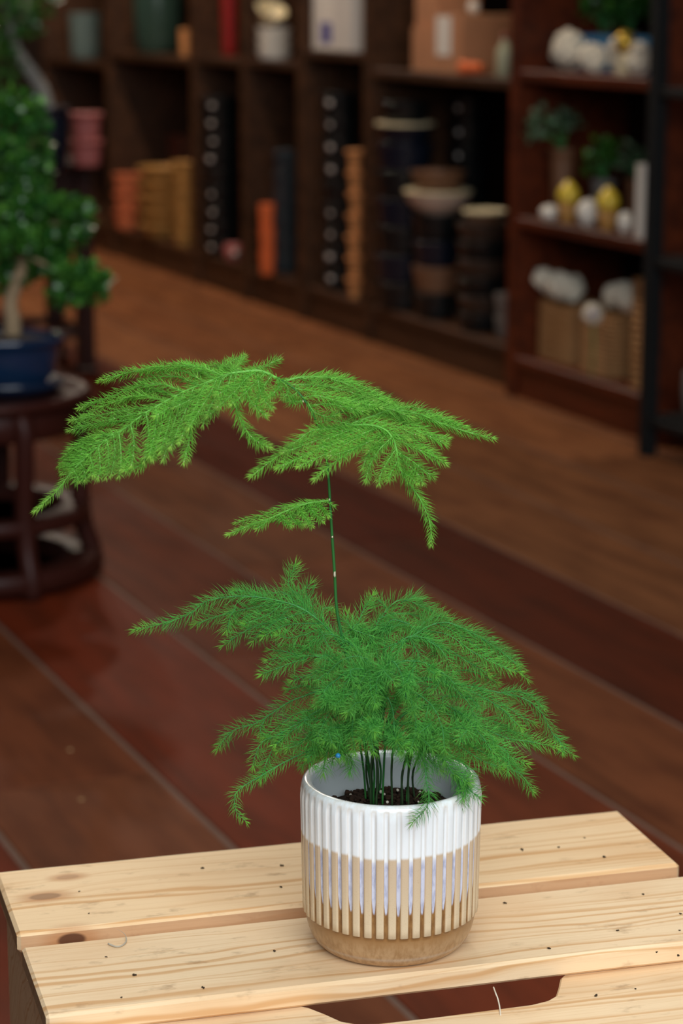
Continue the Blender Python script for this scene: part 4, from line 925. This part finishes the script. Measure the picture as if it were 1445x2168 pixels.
def fluted_cup(px, dn, top, r_px, label, mat):
    p = onto(px, dn, z2, NR_); r = m_of(r_px, p); h = z_at(p, top) - z2; n = 12 * 6; vs = []; fs = []
    pr = [(0, 0, 0), (r, 0, 1), (r, h * 0.8, 1), (r, h * 0.82, 0), (r, h, 0), (r - 0.004, h, 0), (r - 0.004, 0.01, 0), (0, 0.01, 0)]
    for rr_, zz, f in pr:
        for i in range(n):
            a = 2 * math.pi * i / n; q = rr_ * (1 - 0.12 * f * (i % 6 in (0, 1))); vs.append(Vector((q * math.cos(a), q * math.sin(a), zz)))
    for j in range(len(pr) - 1):
        for i in range(n): k = (i + 1) % n; fs.append((j * n + i, j * n + k, (j + 1) * n + k, (j + 1) * n + i))
    o = MB().add(vs, fs).build('fluted_cup', mat, None, (p.x, p.y, z2 + 0.0006)); tag(o, label, 'cup')
fluted_cup(1362, 0.035, 348, 19, 'white fluted cup left of the black post', M_white); fluted_cup(1396, 0.035, 358, 13, 'pinkish fluted cup right of the black post', G('pinkish_ceramic', (206, 178, 166), 0.5))
# woven baskets on the bottom red shelf
M_wick = wood('wicker', rgb(196, 152, 104), rgb(146, 104, 64), 0.7, 0, 200, 0.2, 0.08)
def basket(px, dn, wx, wy, h, label):
    p = onto(px, dn, z1, NR_, wx / 2 + 0.004); rows = 14; seg = 40; prof_ = []; vs = []; fs = []
    for i in range(rows * 4 + 1):
        u = i / (rows * 4); prof_.append((1 + 0.025 * math.cos(i * math.pi / 2), u * h, i))
    def ringpt(k, z, a, i):
        c, s_ = math.cos(a), math.sin(a); e = 0.35
        weave = 1 + 0.012 * math.sin(a * 20 + (i // 4) * math.pi)
        return Vector((math.copysign(abs(c) ** e, c) * wx / 2 * k * weave, math.copysign(abs(s_) ** e, s_) * wy / 2 * k * weave, z))
    rings = [(k, z, i) for k, z, i in prof_] + [(0.93, h, 0), (0.9, h * 0.5, 0), (0.9, 0.01, 0)]
    for k, z, i in rings:
        for j in range(seg): vs.append(ringpt(k, z, 2 * math.pi * j / seg, i))
    for q in range(len(rings) - 1):
        for j in range(seg): k = (j + 1) % seg; fs.append((q * seg + j, q * seg + k, (q + 1) * seg + k, (q + 1) * seg + j))
    fs.append(tuple(range(seg))[::-1]); fs.append(tuple((len(rings) - 1) * seg + j for j in range(seg)))
    o = MB().add(vs, fs, False).build('woven_basket', M_wick, None, (p.x, p.y, z1 + 0.0008)); o.rotation_euler.z = rot_s
    return tag(o, label, 'basket', 'woven baskets on the bottom red shelf'), p
hb1 = z_at(onto(1185, 0.05, z1, NR_), 648) - z1; hb2 = z_at(onto(1298, 0.05, z1, NR_), 668) - z1
basket(1185, 0.12, 0.19, 0.12, hb1, 'tan woven basket at the left end under the larger white bundle')
basket(1300, 0.115, 0.19, 0.12, hb2, 'tan woven basket under the smaller white bundle')
basket(1402, 0.10, 0.16, 0.11, hb2 + 0.10, 'tall tan woven basket seen right of the black post')
fluffy(1176, 0.10, z1, [(-0.03, 0.02, 0.04, 0.034), (0.03, 0.005, 0.036, 0.032), (0.0, -0.03, 0.03, 0.03), (-0.045, -0.005, 0.025, 0.026), (0.05, 0.03, 0.05, 0.026)], 'fluffy_bundle', 'larger fluffy white bundle on the left basket', 'bundle', M_fl, hb1 + 0.001)
fluffy(1318, 0.10, z1, [(0.0, 0.0, 0.035, 0.032), (0.04, 0.01, 0.03, 0.027), (-0.035, 0.01, 0.028, 0.028), (0, -0.03, 0.026, 0.026)], 'fluffy_bundle', 'smaller fluffy white bundle on the right basket', 'bundle', M_fl, hb2 + 0.001)
p = onto(1251, 0.022, z1, NR_); fr = thing('round_flower', 'round white flower with a violet middle between the two white bundles', 'flower', (p.x, p.y, z1 + 0.0008))
MB().tube([(0, 0, 0), (0.004, 0, 0.08), (0, 0, hb2 * .85)], 0.0025, 6).build('stalk', M_twig_lo, fr); mb = MB(); petal_ball(mb, (0, 0, hb2 * .85 + 0.02), 0.024, 30, 5); mb.build('flower_head', M_fl, fr)
q_ = Vector((math.cos(TOCAM(p)), math.sin(TOCAM(p)), 0.2)) * 0.021; MB().blob((q_.x, q_.y, hb2 * .85 + 0.02 + q_.z), 0.010, 6, 8).build('flower_centre', G('violet', (120, 100, 140), 0.7), fr)

# black metal stand at the right edge
M_stand = M_black
stnd = thing('metal_stand', 'black metal shelf stand at the right edge of the frame', 'stand', sp(4.553, -2.71), rot_s)
SW, SD = 0.62, 0.30
for x, y in ((0, 0), (-SW, 0), (0, -SD), (-SW, -SD)): board(stnd, 'post', x - 0.0165, x + 0.0165, y - 0.0165, y + 0.0165, 0, 1.35, M_stand)
SZ = (0.094, 0.459, 0.838)
for z in SZ:
    for k in range(4): board(stnd, 'shelf_slat', -SW + 0.018, -0.018, -SD + 0.035 + k * 0.062, -SD + 0.085 + k * 0.062, z - 0.008, z, M_stand, 0.001)
    board(stnd, 'front_rail', -SW + 0.0172, -0.0172, -0.012, 0.012, z - 0.020, z, M_stand); board(stnd, 'back_rail', -SW + 0.0172, -0.0172, -SD - 0.012, -SD + 0.012, z - 0.020, z, M_stand)
    for x in (0, -SW): board(stnd, 'side_rail', x - 0.01, x + 0.01, -SD + 0.0172, -0.0172, z - 0.020, z, M_stand)
single(1432, 0.10, SZ[0], 788, 44, 'stoneware_pot', 'grey stoneware pot on the bottom of the black stand', 'pot', M_grey, n0=NS, taper=0.85, belly=0.006)
small_plant(1442, 0.13, SZ[1], NS, 36, 500, 335, 0.06, 70, 0.03, 'plant in a grey pot on the middle of the black stand', M_grey, M_leafg, 0.018)

# ------------------------------------------------------------------ left side: carved stands, bonsai
M_rose = flat('rosewood', rgb(56, 25, 19), 0.42, 0.18, 0.3, 14)
M_rosed = flat('dark_rosewood', rgb(44, 22, 19), 0.32, 0.4, 0.3, 14)
RSx, RSy, RT = -0.655, 4.12, 0.350
rs = thing('round_stand', 'low round dark rosewood stand with curved rings under the blue potted bonsai', 'stand', (RSx, RSy, 0))
MB().lathe([(0, RT - 0.022), (0.192, RT - 0.022), (0.198, RT - 0.018), (0.204, RT - 0.011), (0.2, RT - 0.002), (0.196, RT), (0.182, RT), (0.180, RT - 0.003), (0, RT - 0.003)], 56).build('top', M_rose, rs)
def ring(name, r0, r1, z0, z1): return MB().lathe([(r0, z0), (r1 - .003, z0), (r1, z0 + .003), (r1, z1 - .003), (r1 - .003, z1), (r0 + .002, z1), (r0, z1 - .002), (r0, z0)], 56).build(name, M_rose, rs)
ring('apron', 0.168, 0.184, RT - 0.072, RT - 0.0225); ring('middle_ring', 0.145, 0.195, 0.112, 0.138); ring('base_ring', 0.150, 0.212, 0.012, 0.046)
for k in range(5):
    a = TOCAM(Vector((RSx, RSy, 0))) + R(24 + 72 * k); d = Vector((math.cos(a), math.sin(a), 0))
    P = [d * r + Vector((0, 0, z)) for r, z in ((0.176, RT - 0.0225), (0.188, RT - 0.05), (0.186, 0.24), (0.180, 0.16), (0.184, 0.09), (0.198, 0.047), (0.202, 0.02), (0.200, 0.0))]
    MB().tube(smooth_path(P, 0.012), 0.0185, 8).build('leg', M_rose, rs)
bz = RT - 0.0025
bx = at_y(2, 815, RSy - 0.03); bp = Vector((bx.x, bx.y + 0.02, bz))
sc_ = mesh_thing('saucer', MB().lathe([(0, 0), (0.095, 0), (0.108, 0.012), (0.110, 0.02), (0.106, 0.021), (0.096, 0.008), (0, 0.006)], 40, sx=1.0, sy=0.8).mesh('saucer', G('dark_blue_saucer', (24, 36, 58), 0.2)), 'dark blue oval saucer under the bonsai pot', 'saucer', bp + Vector((0, 0, 0.0006)))
bon = thing('bonsai_tree', 'bonsai with leafy green pads in a shiny blue oval pot on the round stand', 'bonsai', bp + Vector((0, 0, 0.0098)))
ph = z_at(bp, 712) - bp.z - 0.007
MB().lathe([(0, 0.0), (0.082, 0), (0.088, 0.004), (0.098, ph * .35), (0.104, ph * .7), (0.107, ph - .014), (0.114, ph - .011), (0.115, ph - .002), (0.112, ph), (0.104, ph), (0.100, ph - .01), (0.085, 0.012), (0, 0.012)], 48, sx=1.0, sy=0.8).build('pot', M_blue, bon)
MB().lathe([(0, ph * .4), (0.09, ph * .4), (0.1, ph - .012), (0.05, ph - 0.002), (0, ph + .003)], 30, sx=1, sy=.78).build('soil', M_bsoil, bon)
def L3(px, py, dy=0.0): return at_y(px, py, bp.y + dy) - Vector(bon.location)
tr_ = [Vector((0.015, 0, ph - 0.02)), L3(28, 690), L3(22, 640), L3(38, 590), L3(48, 540), L3(30, 470), L3(22, 400), L3(20, 300)]
tr_ = smooth_path(tr_, 0.01); MB().tube(tr_, [0.016 - 0.012 * i / len(tr_) for i in range(len(tr_))], 10).build('trunk', M_bark, bon)
for q in ([L3(48, 540), L3(85, 555, -.03), L3(150, 590, -.04)], [L3(40, 505), L3(85, 480, .02), L3(140, 470, .02)], [L3(28, 440), L3(-20, 430, .0), L3(-60, 420)], [L3(22, 380), L3(50, 330, -.02), L3(80, 290, -.02)]): MB().tube(smooth_path(q, 0.01), 0.004, 6).build('branch', M_bark, bon)
for (px, py, rx, ry, n, dy) in ((115, 470, 85, 68, 620, 0.01), (165, 605, 62, 42, 330, -0.04), (40, 265, 62, 70, 400, -0.02), (30, 390, 62, 75, 420, 0.0), (20, 575, 50, 45, 240, 0.02), (88, 545, 70, 38, 260, 0.05), (55, 330, 50, 50, 220, 0.03), (22, 480, 50, 60, 320, -0.055), (15, 350, 45, 50, 220, -0.05)):
    c = L3(px, py, dy); k = 4.13 / F_PX; lv = Leaves()
    for j in range(15):
        e = c + Vector((rb.uniform(-1, 1) * rx, rb.uniform(-1, 1) * rx * .8, rb.uniform(-1, 1) * ry)) * k * 0.8; q = rb.uniform(0.25, 0.5)
        lv.clump(e, (rx * k * q, rx * k * q, ry * k * q), n // 9, 0.017, 0.012)
    lv.build(M_leaf, bon, 'foliage_pad')

# second stand, further back
s0 = at_z(183, 790, 0); st2 = thing('square_stand', 'taller square dark stand behind the bonsai', 'stand', (s0.x, s0.y, 0), rot_s)
TZ = 0.592; A2, B2 = 0.30, 0.30
board(st2, 'top', -0.035, A2 + 0.035, -0.035, B2 + 0.035, TZ - 0.024, TZ, M_rosed, 0.005)
for x, y in ((0, 0), (A2, 0), (0, B2), (A2, B2)):
    board(st2, 'leg', x - 0.023, x + 0.023, y - 0.023, y + 0.023, 0.02, TZ - 0.0245, M_rosed, 0.004); board(st2, 'foot', x - 0.032, x + 0.032, y - 0.032, y + 0.032, 0, 0.0195, M_rosed, 0.005)
for (xa, xb, ya, yb) in ((0.0235, A2 - 0.0235, -0.012, 0.012), (0.0235, A2 - 0.0235, B2 - 0.012, B2 + 0.012), (-0.012, 0.012, 0.0235, B2 - 0.0235), (A2 - 0.012, A2 + 0.012, 0.0235, B2 - 0.0235)):
    board(st2, 'apron', xa, xb, ya, yb, TZ - 0.085, TZ - 0.0245, M_rosed); board(st2, 'stretcher', xa, xb, ya, yb, 0.10, 0.125, M_rosed)
Mst = Matrix.Translation((s0.x, s0.y, 0)) @ Matrix.Rotation(rot_s, 4, 'Z')
def on_stand(px, y2):   # local depth row y2 on the stand top
    n = (Mst @ Vector((0, y2, 0))).dot(SN); return on_n(px, n, TZ)
p = on_stand(185, 0.045); r = m_of(33, p)
for i in range(2): mesh_thing('clay_pot', pot_mesh('clay_pot', M_pink, r, 0.070, taper=0.82, lip=0.003), '%s dusty pink pot of the pair on the square stand' % ('lower', 'upper')[i], 'pot', (p.x, p.y, TZ + 0.0006 + i * 0.0705), i, 'pink pots on the square stand')
p = on_stand(105, 0.19); tb = thing('bonsai_tree', 'bonsai with a slanting grey trunk in a navy pot on the square stand', 'bonsai', (p.x, p.y, TZ + 0.0006)); r = m_of(48, p)
hh = z_at(p, 225) - TZ
MB().lathe(cup_prof(r * .9, hh, 0.75, 0.006, 0.004, r * .1), 32).build('pot', M_navy, tb); MB().lathe([(0, hh * .5), (r * .6, hh * .5), (r * .82, hh - .014), (0, hh - .006)], 20).build('soil', M_bsoil, tb)
def L4(px, py, dy=0.0): return at_y(px, py, p.y + dy) - Vector(tb.location)
q = smooth_path([Vector((0.0, 0, hh - .02)), L4(88, 190), L4(60, 145), L4(35, 105), L4(20, 40), L4(15, -20)], 0.01); MB().tube(q, [0.022 - 0.014 * i / len(q) for i in range(len(q))], 10).build('trunk', M_barkg, tb)
for (px, py, rx, ry, n) in ((20, 40, 60, 55, 300), (0, 130, 45, 40, 160), (60, -10, 60, 40, 240)):
    k = 6.7 / F_PX; lv = Leaves(); lv.clump(L4(px, py), (rx * k, rx * k, ry * k), n, 0.02, 0.012); lv.build(M_leaf, tb, 'foliage_pad')
